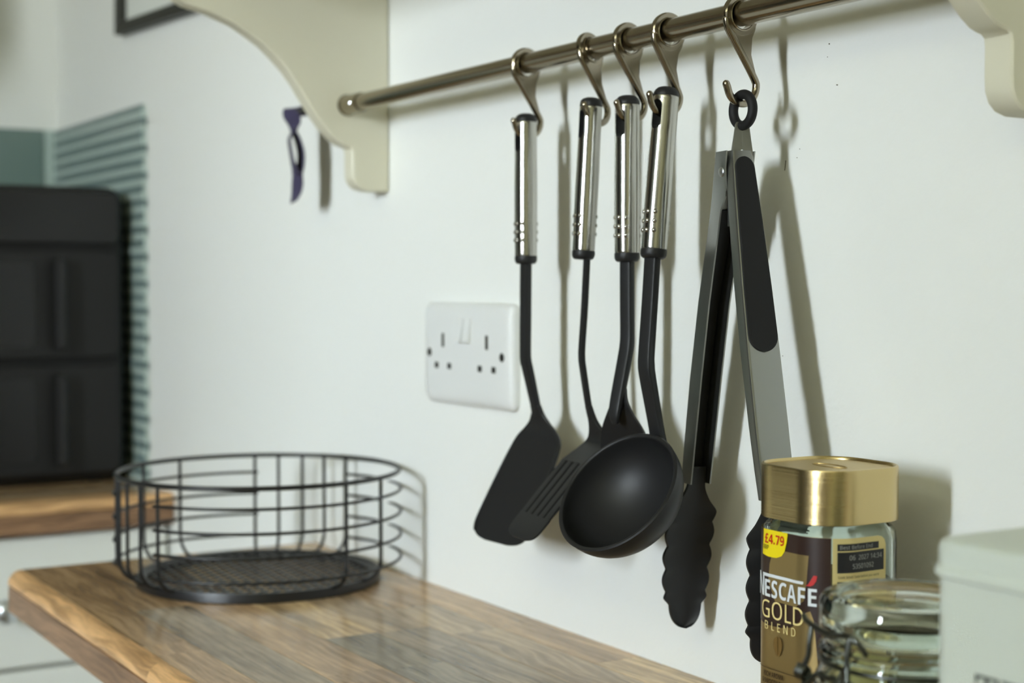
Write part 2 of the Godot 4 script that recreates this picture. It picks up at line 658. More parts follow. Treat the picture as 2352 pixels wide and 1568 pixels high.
func worktops() -> void:
	# worktop under the utensils: bar on the wall, front edge at z 0.304
	var o := thing("worktop", "glossy walnut block worktop carrying the wire basket and the jars", "worktop", Vector3(-0.266, Y0 - 0.038, 0.0))
	var x0 := 0.0
	var x1 := 1.9
	var core := Tri.new()
	box(core, Vector3((x0 + x1) / 2, 0.0175, 0.146), Vector3(x1 - x0, 0.035, 0.288), 0.0003)
	part("core", core.mesh(20), M.wood_front, o)
	# nose: rounded top edge and upright face in two strips of wood
	var zf := 0.3035
	var R := 0.0125
	var prof := []
	prof.append(Vector2(0.2905, 0.0375))
	for i in 9:
		var a := PI / 2 * (1.0 - i / 8.0)
		prof.append(Vector2(zf - R + cos(a) * R, 0.038 - R + sin(a) * R))
	prof.append(Vector2(zf - 0.002, 0.0235)); prof.append(Vector2(0.2905, 0.0235))
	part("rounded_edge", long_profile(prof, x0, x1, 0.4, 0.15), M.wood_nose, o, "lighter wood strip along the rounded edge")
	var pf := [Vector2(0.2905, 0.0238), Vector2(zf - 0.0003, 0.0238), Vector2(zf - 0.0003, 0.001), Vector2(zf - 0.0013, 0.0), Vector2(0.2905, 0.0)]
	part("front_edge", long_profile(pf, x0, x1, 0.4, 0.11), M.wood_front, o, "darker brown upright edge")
	# staves of the top
	var lines := [0.0, 0.039, 0.082, 0.125, 0.168, 0.213, 0.257, 0.2905]
	var joints := [[0.19, 0.56, 1.02, 1.5], [0.33, 0.72, 1.2, 1.6], [0.05, 0.40, 0.90, 1.3], [0.02, 0.397, 0.85, 1.35], [0.18, 0.62, 1.1, 1.5], [0.230, 0.66, 1.1, 1.6], [0.35, 0.81, 1.3]]
	var tones := [[0, 5, 3, 0, 5], [6, 1, 5, 1, 0], [4, 1, 2, 5, 1], [5, 3, 4, 1, 2], [6, 5, 1, 2, 5], [6, 2, 4, 1, 5], [6, 5, 0, 5]]
	var stave := 0
	for r in 7:
		var xs: Array = [0.0]
		xs.append_array(joints[r])
		xs.append(x1)
		for k in xs.size() - 1:
			var l: float = xs[k + 1] - xs[k]
			var w: float = lines[r + 1] - lines[r]
			var s := part("stave", stave_mesh(l - 0.0002, w - 0.0002, 0.003, Vector2(stave * 0.37, stave * 0.23)), M.wood[tones[r][k]], o)
			s.position = Vector3(xs[k] + l / 2, 0.0365, (lines[r] + lines[r + 1]) / 2)
			stave += 1
	# worktop along the left wall: front edge at x -0.69
	var b := thing("worktop", "walnut worktop along the far wall beneath the black air fryer", "worktop", Vector3(-1.2237, Y0 - 0.038, 0.0))
	var c2 := Tri.new()
	box(c2, Vector3(0.26, 0.0175, 0.75), Vector3(0.512, 0.035, 1.49), 0.0003)
	part("core", c2.mesh(20), M.wood_front, b)
	var q := []
	for pnt in prof:
		q.append(Vector2(pnt.x - zf + 0.532, pnt.y))
	part("rounded_edge", long_profile_z(q, 0.001, 1.495), M.wood_nose, b, "lighter wood strip along the rounded edge")
	q = []
	for pnt in pf:
		q.append(Vector2(pnt.x - zf + 0.532, pnt.y))
	part("front_edge", long_profile_z(q, 0.001, 1.495), M.wood_front, b, "darker brown upright edge")
	var n := 12
	for r in n:
		var w2 := 0.519 / n
		var cut := 0.35 + 0.55 * fposmod(r * 0.37, 1.0)
		for k in 2:
			var z0 := 0.001 if k == 0 else cut
			var z1 := cut if k == 0 else 1.495
			var s := part("stave", stave_mesh(z1 - z0 - 0.0002, w2 - 0.0002, 0.003, Vector2(r * 0.31, r * 0.43)), M.wood[(r * 3 + k * 2) % 7], b)
			s.rotation.y = PI / 2
			s.position = Vector3((r + 0.5) * w2, 0.0365, (z0 + z1) / 2)


# outline in (z, y) pushed along x
func long_profile(prof: Array, x0: float, x1: float, ul: float, vl: float) -> ArrayMesh:
	var t := Tri.new()
	var rings := []
	for i in 9:
		var x := lerpf(x0, x1, i / 8.0)
		var r := PackedVector3Array()
		for q in prof:
			r.append(Vector3(x, q.y, q.x))
		rings.append(r)
	t.loft(rings)
	for q in t.p:
		t.uv.append(Vector2(q.x / ul, (q.z - q.y) / vl))
	return t.mesh(30)


func long_profile_z(prof: Array, z0: float, z1: float) -> ArrayMesh:
	var t := Tri.new()
	var rings := []
	for i in 9:
		var z := lerpf(z0, z1, i / 8.0)
		var r := PackedVector3Array()
		for q in prof:
			r.append(Vector3(q.x, q.y, z))
		rings.append(r)
	t.loft(rings)
	for q in t.p:
		t.uv.append(Vector2(q.z / 0.4, (q.x - q.y) / 0.13))
	return t.mesh(30)


# ============================ cabinets ========================================
func cabinets() -> void:
	var o := thing("base_cabinet", "white kitchen base unit with drawers under the far worktop", "cabinet", Vector3(-1.2237, 0.0, 0.0))
	var h := Y0 - 0.0395
	var xf := 0.506
	part("body", box_mesh(Vector3(xf / 2 + 0.005, 0.1 + (h - 0.1) / 2, 0.75), Vector3(xf - 0.032, h - 0.1, 1.49), 0.001), M.cabinet, o)
	part("plinth", box_mesh(Vector3(xf / 2 - 0.02, 0.05, 0.75), Vector3(xf - 0.08, 0.1, 1.49), 0.001), M.cabinet, o)
	var knob := Tri.new()
	lathe(knob, [Vector2(0.0, 0.0), Vector2(0.009, 0.0), Vector2(0.009, 0.002), Vector2(0.0055, 0.004), Vector2(0.005, 0.011), Vector2(0.009, 0.014), Vector2(0.0138, 0.018), Vector2(0.0152, 0.0225), Vector2(0.0138, 0.027), Vector2(0.0095, 0.0302), Vector2(0.004, 0.0318), Vector2(0.0, 0.032)], 32)
	knob.move(Transform3D(Basis(Vector3.FORWARD, PI / 2), Vector3.ZERO))
	var km := knob.mesh(40)
	for col in 3:
		var z0 := 0.004 + col * 0.4
		var zc := z0 + 0.1985
		var tops := [h - 0.004, Y0 - 0.205, Y0 - 0.42]
		var bots := [Y0 - 0.200, Y0 - 0.416, 0.105]
		for k in 3:
			var t := Tri.new()
			var hh: float = tops[k] - bots[k]
			plate(t, rpoly(0.394, hh, 0.002), 0.02, 0.002, Transform3D(Basis(Vector3.UP, PI / 2), Vector3.ZERO))
			var d := part("drawer_front", t.mesh(25), M.cabinet, o)
			d.position = Vector3(xf, bots[k] + hh / 2, zc)
			var kn := part("knob", km, M.knob, d, "round polished metal knob")
			kn.position = Vector3(0.01, (Y0 - 0.126 - d.position.y) if k == 0 else 0.0, 0.0055)


# ============================ air fryer =======================================
func air_fryer() -> void:
	# front faces +x at x -0.735, nearest side at z 0.045
	var o := thing("air_fryer", "tall matt black air fryer with two stacked drawers standing on the far worktop", "air fryer", Vector3(-1.028, Y0, 0.163))
	var side := Basis(Vector3.UP, PI / 2)
	var t := Tri.new()
	# body: rounded outline seen from the front, deep along x
	plate(t, rpoly(0.290, 0.381, 0.024, 8), 0.38, 0.01, Transform3D(side, Vector3(0.011, 0.1965, 0.0)))
	part("body", t.mesh(30), M.black_body, o)
	var foot := Tri.new()
	lathe(foot, [Vector2(0, 0), Vector2(0.011, 0), Vector2(0.012, 0.002), Vector2(0.012, 0.009), Vector2(0, 0.009)], 20)
	var fm := foot.mesh(30)
	for s in [[-0.16, -0.11], [0.16, -0.11], [-0.16, 0.11], [0.16, 0.11]]:
		var f := part("foot", fm, M.rubber, o)
		f.position = Vector3(s[0], 0, s[1])
	# front, from the top: control panel, two drawers
	var front := func(called: String, y0: float, y1: float, m: Material) -> MeshInstance3D:
		var p := Tri.new()
		plate(p, rpoly(0.268, y1 - y0, 0.012, 5), 0.02, 0.003, Transform3D(side, Vector3.ZERO))
		var n := part(called, p.mesh(30), m, o)
		n.position = Vector3(0.203, (y0 + y1) / 2, 0)
		return n
	front.call("control_panel", 0.312, 0.380, M.black_gloss)
	for k in 2:
		var y0 := 0.165 if k == 1 else 0.016
		var y1 := 0.305 if k == 1 else 0.158
		var d: MeshInstance3D = front.call("drawer", y0, y1, M.black_body)
		var p := Tri.new()
		plate(p, rpoly(0.05, 0.112, 0.008, 4), 0.002, 0.0005, Transform3D(side, Vector3(0.0108, 0, 0)))
		part("viewing_window", p.mesh(30), M.black_gloss, d)
		var hd := Tri.new()
		plate(hd, rpoly(0.015, 0.118, 0.006, 4), 0.022, 0.004, Transform3D(side, Vector3(0.021, 0, -0.053)))
		part("handle", hd.mesh(30), M.black_gloss, d)
		var hd2 := Tri.new()
		plate(hd2, rpoly(0.015, 0.118, 0.006, 4), 0.022, 0.004, Transform3D(side, Vector3(0.021, 0, 0.053)))
		part("handle", hd2.mesh(30), M.black_gloss, d)


# ============================ picture =========================================
func picture() -> void:
	var o := thing("picture_frame", "thin black picture frame with pale print, hung above the tiled splashback", "picture frame", Vector3(-0.6275, Y0 + 0.583, 0.001))
	o.rotation.z = deg_to_rad(-2.2)
	var w := 0.50
	var h := 0.40
	var bw := 0.015
	var d := 0.0145
	for k in 4:
		var p: PackedVector2Array
		var a := w / 2
		match k:
			0: p = PackedVector2Array([Vector2(-a, 0), Vector2(a, 0), Vector2(a - bw, bw), Vector2(-a + bw, bw)])
			1: p = PackedVector2Array([Vector2(-a, h), Vector2(-a + bw, h - bw), Vector2(a - bw, h - bw), Vector2(a, h)])
			2: p = PackedVector2Array([Vector2(-a, 0), Vector2(-a + bw, bw), Vector2(-a + bw, h - bw), Vector2(-a, h)])
			3: p = PackedVector2Array([Vector2(a, 0), Vector2(a, h), Vector2(a - bw, h - bw), Vector2(a - bw, bw)])
		var t := Tri.new()
		plate(t, p, d, 0.001, Transform3D(Basis.IDENTITY, Vector3(0, 0, d / 2)))
		part("frame_bar", t.mesh(20), M.frame_black, o)
	part("print", box_mesh(Vector3(0, h / 2, 0.0015), Vector3(w - 2 * bw - 0.0004, h - 2 * bw - 0.0004, 0.002), 0.0003), M.print, o, "plain pale print")


# ============================ shelf ===========================================
func shelf() -> void:
	var o := thing("wall_shelf", "cream painted wall shelf with curved scalloped side brackets that hold the utensil rail", "shelf", Vector3(0.268, Y0 + 0.345, 0.0))
	# bracket outline in (z, y)
	var c := [Vector2(0.0008, 0.0), Vector2(0.0222, 0.0), Vector2(0.030, 0.0022), Vector2(0.0345, 0.0060), Vector2(0.0370, 0.0115), Vector2(0.0374, 0.018), Vector2(0.0374, 0.0335), Vector2(0.0382, 0.0375), Vector2(0.0405, 0.0393), Vector2(0.0440, 0.0400), Vector2(0.0485, 0.0418), Vector2(0.0545, 0.0458), Vector2(0.0606, 0.0512), Vector2(0.0665, 0.0580), Vector2(0.0723, 0.0650), Vector2(0.0775, 0.0722), Vector2(0.0822, 0.0795), Vector2(0.0905, 0.0918), Vector2(0.099, 0.103), Vector2(0.1100, 0.1140), Vector2(0.1216, 0.1238), Vector2(0.1350, 0.1324), Vector2(0.1489, 0.1398), Vector2(0.1690, 0.1470), Vector2(0.1909, 0.1520), Vector2(0.2, 0.157), Vector2(0.2, 0.19), Vector2(0.0008, 0.19)]
	var poly := PackedVector2Array()
	for q in c:
		poly.append(Vector2(-q.x, q.y))
	var t := Tri.new()
	plate(t, poly, 0.018, 0.0012, Transform3D(Basis(Vector3.UP, PI / 2), Vector3.ZERO))
	var m := t.mesh(30)
	for x in [-0.1029, 0.6389]:
		var b := part("side_bracket", m, M.cream, o)
		b.position = Vector3(x - 0.268, 0, 0)
	part("shelf_board", box_mesh(Vector3(0, 0.2, 0.105), Vector3(0.80, 0.02, 0.208), 0.002), M.cream, o)


# ============================ rail and hooks ==================================
const RX := -0.0939
const RY := 0.4208
const RZ := 0.0428


func rail_and_hooks() -> void:
	var o := thing("hanging_rail", "brushed nickel utensil rail running between the two shelf brackets", "rail", Vector3(RX, Y0 + RY, RZ))
	var turn := Basis(Vector3.FORWARD, PI / 2)   # y to +x
	var t := Tri.new()
	lathe(t, [Vector2(0, 0), Vector2(0.0073, 0), Vector2(0.0073, 0.05), Vector2(0.0073, 0.2), Vector2(0.0073, 0.45), Vector2(0.0073, 0.7238), Vector2(0, 0.7238)], 48)
	t.move(Transform3D(turn, Vector3.ZERO))
	part("rod", t.mesh(30), M.nickel, o)
	for k in 2:
		var f := Tri.new()
		lathe_ring(f, [Vector2(0.0076, 0.0), Vector2(0.0093, 0.0), Vector2(0.0097, 0.0008), Vector2(0.0097, 0.002), Vector2(0.0088, 0.0034), Vector2(0.0086, 0.030), Vector2(0.0081, 0.0312), Vector2(0.0076, 0.0312)], 40)
		f.move(Transform3D(turn if k == 0 else Basis(Vector3.BACK, PI / 2), Vector3(0.0 if k == 0 else 0.7238, 0, 0)))
		var s := part("end_socket", f.mesh(30), M.nickel, o)
		var g := Tri.new()
		lathe(g, [Vector2(0, 0), Vector2(0.0016, 0), Vector2(0.0016, 0.0004), Vector2(0.001, 0.001), Vector2(0, 0.0012)], 16)
		g.move(Transform3D(Basis(Vector3.RIGHT, PI / 2), Vector3(0.024 if k == 0 else 0.6998, -0.0010, 0.0084)))
		part("grub_screw", g.mesh(30), M.chrome, s)
	var proto := make_hook()
	# place along the rail, yaw, sideways lean, swing to the wall
	var set_ := [
		[0.2099, 0.0, 0.0, 0.0, "nickel rail hook carrying the wide black spatula, nearest the left bracket"],
		[0.2923, 14.0, 12.0, -6.0, "nickel rail hook leaning sideways, carrying the narrow slotted turner"],
		[0.3369, 2.0, 2.0, 0.0, "nickel rail hook carrying the black serving spoon between slotted turner and ladle"],
		[0.3801, -3.0, 0.0, -5.0, "nickel rail hook carrying the black ladle"],
		[0.4502, 0.0, 0.0, 0.0, "nickel rail hook carrying the steel tongs by their black ring"],
	]
	for i in set_.size():
		var hk: Node3D = proto if i == 0 else proto.duplicate()
		if i:
			hk.name = numbered("rail_hook")
			add_child(hk, true)
		hk.position = Vector3(set_[i][0], Y0 + RY, RZ)
		hk.basis = Basis(Vector3.UP, deg_to_rad(set_[i][1])) * Basis(Vector3.BACK, deg_to_rad(set_[i][2])) * Basis(Vector3.RIGHT, deg_to_rad(set_[i][3]))
		hk.set_meta("label", set_[i][4])


func make_hook() -> Node3D:
	var o := thing("rail_hook", "nickel rail hook", "hook", Vector3.ZERO, "nickel hooks on the rail")
	var c := Vector3(0, -0.0009, 0)
	# ring: flat band with rounded edges
	var t := Tri.new()
	lathe_ring(t, [Vector2(0.0088, -0.0015), Vector2(0.0092, -0.0021), Vector2(0.0116, -0.0021), Vector2(0.0123, -0.0013), Vector2(0.0125, 0.0), Vector2(0.0123, 0.0013), Vector2(0.0116, 0.0021), Vector2(0.0092, 0.0021), Vector2(0.0088, 0.0015)], 56)
	t.move(Transform3D(Basis(Vector3.FORWARD, PI / 2), c))
	part("ring", t.mesh(32), M.nickel, o)
	var g := Tri.new()
	lathe_ring(g, [Vector2(0.0081, -0.0028), Vector2(0.0087, -0.0032), Vector2(0.0093, -0.0028), Vector2(0.0094, -0.0018), Vector2(0.0088, 0.0), Vector2(0.0094, 0.0018), Vector2(0.0093, 0.0028), Vector2(0.0087, 0.0032), Vector2(0.0081, 0.0028)], 56)
	g.move(Transform3D(Basis(Vector3.FORWARD, PI / 2), c))
	part("bushing", g.mesh(50), M.nickel, o)
	# web between ring and wire, in the (z, y) plane
	var w := Tri.new()
	var pts := [Vector2(0.0098, -0.0055), Vector2(0.0070, -0.0122), Vector2(-0.0025, -0.0252), Vector2(-0.0112, -0.0375), Vector2(-0.0122, -0.0372), Vector2(-0.0098, -0.030), Vector2(-0.0078, -0.0235), Vector2(-0.0074, -0.0185), Vector2(-0.0085, -0.0135), Vector2(-0.0108, -0.0085), Vector2(-0.0112, -0.0035), Vector2(-0.0085, -0.0075), Vector2(-0.004, -0.0103), Vector2(0.0, -0.0111), Vector2(0.004, -0.0103), Vector2(0.0075, -0.0085)]
	var poly := PackedVector2Array()
	for q in pts:
		poly.append(Vector2(-q.x, q.y))
	plate(w, poly, 0.0036, 0.0007, Transform3D(Basis(Vector3.UP, PI / 2), Vector3.ZERO))
	part("web", w.mesh(30), M.nickel, o)
	# wire down the web's outer edge and round the hook
	var path := [Vector3(0, -0.0035, 0.0104), Vector3(0, -0.008, 0.0094), Vector3(0, -0.0125, 0.0066), Vector3(0, -0.0255, -0.0028), Vector3(0, -0.0355, -0.0098), Vector3(0, -0.0390, -0.0119)]
	for i in 13:
		var a := deg_to_rad(lerpf(5.0, -168.0, i / 12.0))
		path.append(Vector3(0, -0.0415 + sin(a) * 0.011, -0.0015 - cos(a) * 0.011))
	path.append(Vector3(0, -0.0415, 0.0103))
	var tw := Tri.new()
	tube(tw, smooth_path(path, 3), 0.0023, 14)
	part("hook_wire", tw.mesh(50), M.nickel, o)
	return o


# ============================ ribbon ==========================================
func ribbon() -> void:
	var pg := thing("wall_peg", "short dark peg on the far side of the left shelf bracket, holding the purple ribbon", "peg", Vector3(-0.112, Y0 + 0.4262, 0.040))
	var t := Tri.new()
	lathe(t, [Vector2(0, 0), Vector2(0.0026, 0), Vector2(0.0026, 0.122), Vector2(0.002, 0.124), Vector2(0, 0.1245)], 20)
	t.move(Transform3D(Basis(Vector3.BACK, PI / 2), Vector3.ZERO))
	part("rod", t.mesh(30), M.peg, pg)
	var o := thing("ribbon", "dark purple ribbon strap, twisted into a loop, hanging behind the left shelf bracket", "ribbon", Vector3(-0.216, Y0 + 0.4262, 0.040))
	# strips given as centre y, z and half of the width vector (x, z)
	var strip := func(pts: Array) -> ArrayMesh:
		var r := Tri.new()
		var P := []
		var W := []
		for q in pts:
			P.append(Vector3(0, q[0], q[1]))
			W.append(Vector3(q[2], 0, q[3]))
		var path := smooth_path(P, 5)
		var wd := smooth_path(W, 5)
		var rings := []
		for i in path.size():
			var d := (path[mini(i + 1, path.size() - 1)] - path[maxi(i - 1, 0)]).normalized()
			var ax := (wd[i] - d * wd[i].dot(d))
			var l := ax.length()
			ax /= l
			rings.append(rrect(path[i], ax, d.cross(ax), l, 0.0005, 0.0004, 1))
		r.loft(rings)
		return r.mesh(60)
	part("band", strip.call([[-0.004, -0.0038, 0.0150, -0.0025], [0.0005, -0.0036, 0.0150, -0.0030], [0.0036, -0.0008, 0.0150, -0.0036], [0.0026, 0.0028, 0.0150, -0.0036], [-0.0035, 0.0036, 0.0150, -0.0022], [-0.0105, 0.0010, 0.0150, 0.0000], [-0.0165, 0.0012, 0.0148, 0.0028], [-0.0205, 0.0014, 0.0146, 0.0038]]), M.ribbon, o)
	part("loop_strand", strip.call([[-0.0190, 0.0030, 0.0144, 0.0040], [-0.0260, 0.0062, 0.0140, 0.0046], [-0.0350, 0.0052, 0.0140, 0.0046], [-0.0450, 0.0034, 0.0140, 0.0045], [-0.0540, 0.0012, 0.0140, 0.0038], [-0.0600, -0.0004, 0.0140, 0.0025]]), M.ribbon, o)
	part("loop_strand", strip.call([[-0.0190, 0.0016, 0.0144, 0.0036], [-0.0260, -0.0022, 0.0140, 0.0030], [-0.0350, -0.0050, 0.0140, 0.0026], [-0.0430, -0.0058, 0.0140, 0.0022], [-0.0520, -0.0046, 0.0140, 0.0016], [-0.0600, -0.0022, 0.0140, 0.0010], [-0.0690, -0.0020, 0.0140, 0.0003], [-0.0780, -0.0008, 0.0140, 0.0012], [-0.0860, 0.0022, 0.0135, 0.0030]]), M.ribbon, o)


# ============================ utensils ========================================
func slot_half(y: float) -> float:
	# half width of the hanging slot at depth y below the top of the handle
	var top := 0.0090
	var bot := 0.0278
	var b := 0.0039
	if y <= top or y >= bot:
		return 0.0
	if y < top + b:
		return sqrt(maxf(b * b - (top + b - y) ** 2, 0))
	if y > bot - b:
		return sqrt(maxf(b * b - (y - bot + b) ** 2, 0))
	return b


# handle along -y from its top at the origin; front is +z. Turned by lean about x.
func handle(o: Node3D, lean: float, r := 0.0080) -> void:
	var tilt := Transform3D(Basis(Vector3.RIGHT, -lean), Vector3.ZERO)
	var ys := [0.0062, 0.0066, 0.0078, 0.0088]
	for i in 9:
		ys.append(0.0090 + 0.0039 * (1 - cos(PI / 2 * i / 8.0)))
	for i in 9:
		ys.append(0.0278 - 0.0039 * (1 - sin(PI / 2 * i / 8.0)))
	for y in [0.0285, 0.034, 0.045, 0.06, 0.075, 0.09, 0.102, 0.1032]:
		ys.append(y)
	ys.sort()
	var sl := Tri.new()
	var n := 22
	for half in 2:
		var rings := []
		for y in ys:
			var rr: float = r - (0.0003 if y < 0.0064 or y > 0.1028 else 0.0) + 0.00025 * sin(PI * clampf((y - 0.03) / 0.07, 0, 1))
			var a := asin(clampf(slot_half(y) / rr, 0, 1))
			var ring := PackedVector3Array()
			for j in n + 1:
				var u := lerpf(a, PI - a, j / float(n)) + half * PI
				ring.append(Vector3(sin(u) * rr, -y, cos(u) * rr))
			rings.append(ring)
		sl.loft(rings, false, false, false)
	# raised grip bumps, three rows of three at front and back
	for side in 2:
		for c in [-36.0, 0.0, 36.0]:
			for k in 3:
				var ang: float = deg_to_rad(c + side * 180.0)
				var y := 0.0800 + k * 0.0059
				var nrm := Vector3(sin(ang), 0, cos(ang))
				var ax := Vector3(cos(ang), 0, -sin(ang))
				var rings := []
				for s in [[1.0, -0.0002], [0.86, 0.00045], [0.5, 0.00085], [0.15, 0.00098]]:
					rings.append(circle(nrm * (r + s[1]) + Vector3(0, -y, 0), ax, Vector3.UP, 0.00165 * s[0], 14))
				sl.loft(rings, false, true)
	sl.move(tilt)
	part("handle_sleeve", sl.mesh(40), M.steel, o, "brushed steel handle sleeve")
	# black core with the tunnel of the slot
	var tn := Tri.new()
	var zs := []
	var outline := []
	for i in 40:
		var q := TAU * i / 40.0
		var cy := 0.0129 if sin(q) > 0 else 0.0239
		outline.append(Vector2(cos(q) * 0.00385, -cy + sin(q) * 0.0039))
	var rr := []
	for k in 9:
		var f := k / 8.0 * 2 - 1
		var ring := PackedVector3Array()
		for q in outline:
			ring.append(Vector3(q.x, q.y, f * sqrt(maxf((r - 0.0002) ** 2 - q.x * q.x, 0))))
		rr.append(ring)
	tn.loft(rr, false, false)
	tn.move(tilt)
	part("slot_lining", tn.mesh(50, false), M.nylon, o, "black lining of the hanging slot")
	var cp := Tri.new()
	lathe(cp, [Vector2(0, 0), Vector2(0.0035, -0.0001), Vector2(0.0058, -0.0009), Vector2(0.0072, -0.0023), Vector2(r - 0.0001, -0.004), Vector2(r + 0.0001, -0.0058), Vector2(r - 0.0003, -0.0064), Vector2(r - 0.001, -0.0066), Vector2(0, -0.0066)], 40)
	cp.move(tilt)
	part("end_cap", cp.mesh(40), M.nylon, o, "domed black end cap")
	var cl := Tri.new()
	lathe(cl, [Vector2(0, -0.1026), Vector2(r - 0.0008, -0.1026), Vector2(r + 0.0001, -0.1032), Vector2(r + 0.0002, -0.1046), Vector2(r + 0.0001, -0.1066), Vector2(r - 0.0006, -0.1082), Vector2(r - 0.0018, -0.1090), Vector2(0, -0.1092)], 40)
	cl.move(tilt)
	part("collar", cl.mesh(40), M.nylon, o, "black collar below the sleeve")


func utensil_root(called: String, label: String, cat: String, x: float, z: float, top: float, phi: float) -> Node3D:
	var o := thing(called, label, cat, Vector3(x, Y0 + top, z), "kitchen utensils hanging from the rail")
	o.rotation.y = deg_to_rad(90.0 - phi)
	return o


func utensils() -> void:
	# ---- wide spatula: (z, y) measured from the handle's top at 0.385
	var o := utensil_root("spatula", "black spatula with wide flat blade and steel handle, beside the double socket", "spatula", 0.2099, 0.0428, 0.385, 88)
	handle(o, 0.0)
	var t := Tri.new()
	var T := 0.385
	strap(t, [Vector2(0, 0.2785 - T), Vector2(0.0002, 0.245 - T), Vector2(0.0004, 0.214 - T), Vector2(0.0, 0.2055 - T), Vector2(-0.002, 0.198 - T), Vector2(-0.0086, 0.1726 - T), Vector2(-0.0112, 0.164 - T)], [0.0085, 0.0085, 0.0085, 0.0088, 0.0088, 0.0085, 0.0100], [0.0062, 0.0062, 0.006, 0.006, 0.0058, 0.0050, 0.004], 5, 0.0016)
	part("neck", t.mesh(40), M.nylon, o)
	var b := Tri.new()
	strap(b, [Vector2(-0.0086, 0.1726 - T), Vector2(-0.0110, 0.1655 - T), Vector2(-0.0128, 0.1590 - T), Vector2(-0.0134, 0.1535 - T), Vector2(-0.0120, 0.1480 - T), Vector2(-0.0085, 0.1405 - T), Vector2(0.004, 0.1165 - T), Vector2(0.018, 0.090 - T), Vector2(0.0215, 0.0835 - T), Vector2(0.0240, 0.0788 - T), Vector2(0.0255, 0.0758 - T), Vector2(0.0262, 0.0744 - T)], [0.0098, 0.0140, 0.0250, 0.0400, 0.0530, 0.0600, 0.0665, 0.0715, 0.0700, 0.0640, 0.0500, 0.0300], [0.0040, 0.0034, 0.0030, 0.0028, 0.0026, 0.0024, 0.0022, 0.0018, 0.0016, 0.0014, 0.0012, 0.0009], 5, 0.0009)
	# raised lip on both long edges
	for s in [-1.0, 1.0]:
		var lip := []
		for q in [[-0.0112, 0.1650, 0.0068], [-0.0128, 0.1590, 0.0120], [-0.0134, 0.1535, 0.0192], [-0.0120, 0.1480, 0.0256], [-0.0085, 0.1405, 0.0290], [0.0005, 0.1235, 0.0316], [0.010, 0.1053, 0.0335], [0.018, 0.0900, 0.0346], [0.0215, 0.0835, 0.0338], [0.0236, 0.0795, 0.0315]]:
			lip.append(Vector3(s * q[2], q[1] - T + 0.0005, q[0] + 0.0008))
		tube(b, smooth_path(lip, 5), 0.0011, 8)
	part("blade", b.mesh(40), M.nylon, o)

	# ---- slotted turner
	o = utensil_root("slotted_turner", "black slotted turner with slim neck and steel handle, between spatula and ladle", "turner", 0.3010, 0.0473, 0.3868, 98)
	handle(o, deg_to_rad(3.2), 0.0076)
	T = 0.3868
	t = Tri.new()
	strap(t, [Vector2(0.0032, 0.2800 - T), Vector2(0.0050, 0.245 - T), Vector2(0.0068, 0.220 - T), Vector2(0.0070, 0.2120 - T), Vector2(0.0062, 0.205 - T), Vector2(0.0018, 0.1788 - T), Vector2(-0.0005, 0.170 - T)], [0.0052, 0.0052, 0.0052, 0.0052, 0.0052, 0.0054, 0.0066], [0.0040, 0.0040, 0.0040, 0.0040, 0.0040, 0.0038, 0.0034], 5, 0.0013)
	part("neck", t.mesh(40), M.nylon, o)
	b = Tri.new()
	var cl := [Vector2(0.0018, 0.1788 - T), Vector2(-0.0015, 0.1690 - T), Vector2(-0.0050, 0.1600 - T), Vector2(-0.0060, 0.1545 - T), Vector2(-0.0030, 0.1500 - T), Vector2(0.0106, 0.1400 - T)]
	strap(b, cl, [0.0060, 0.0105, 0.0240, 0.0340, 0.0400, 0.0460], [0.0036, 0.0030, 0.0026, 0.0024, 0.0022, 0.0022], 5, 0.0009)
	# slotted part: five bars between the two plain ends
	for k in 5:
		var xc := (k - 2) * 0.0096
		strap(b, [Vector2(0.0100, 0.1405 - T), Vector2(0.0265, 0.1225 - T), Vector2(0.0420, 0.1055 - T)], [0.0070, 0.0074, 0.0076], [0.0021, 0.0020, 0.0018], 3, 0.0007, xc)
	strap(b, [Vector2(0.0412, 0.1064 - T), Vector2(0.0470, 0.1000 - T), Vector2(0.0505, 0.0960 - T), Vector2(0.0525, 0.0935 - T), Vector2(0.0537, 0.0920 - T)], [0.0468, 0.0468, 0.044, 0.036, 0.020], [0.0018, 0.0016, 0.0014, 0.0012, 0.0009], 4, 0.0006)
	part("slotted_blade", b.mesh(40), M.nylon, o)

	# ---- serving spoon
	o = utensil_root("serving_spoon", "black serving spoon with steel handle, its bowl half hidden behind the ladle", "spoon", 0.3362, 0.0428, 0.385, 76)
	handle(o, 0.0, 0.0082)
	T = 0.385
	t = Tri.new()
	strap(t, [Vector2(0, 0.279 - T), Vector2(-0.0003, 0.250 - T), Vector2(-0.0006, 0.2290 - T), Vector2(-0.0001, 0.2205 - T), Vector2(0.0020, 0.212 - T), Vector2(0.0100, 0.184 - T), Vector2(0.0118, 0.1755 - T), Vector2(0.0112, 0.1700 - T)], [0.0092, 0.0092, 0.0092, 0.0094, 0.0094, 0.0092, 0.0080, 0.0050], [0.0064, 0.0064, 0.0064, 0.0066, 0.0064, 0.0056, 0.0046, 0.003], 5, 0.0018)
	part("neck", t.mesh(40), M.nylon, o)
	b = Tri.new()
	spoon_bowl(b, [Vector2(0.0062, 0.1930 - T), Vector2(0.0075, 0.1850 - T), Vector2(0.0070, 0.1760 - T), Vector2(0.0045, 0.1660 - T), Vector2(0.0015, 0.1540 - T), Vector2(-0.0015, 0.1400 - T), Vector2(-0.0020, 0.1240 - T), Vector2(0.0010, 0.1090 - T), Vector2(0.0060, 0.0980 - T), Vector2(0.0090, 0.0935 - T)], [0.0080, 0.0125, 0.0225, 0.0350, 0.0430, 0.0470, 0.0480, 0.0430, 0.0300, 0.012], [0.0, 0.0, 0.0015, 0.004, 0.008, 0.011, 0.011, 0.009, 0.004, 0.0])
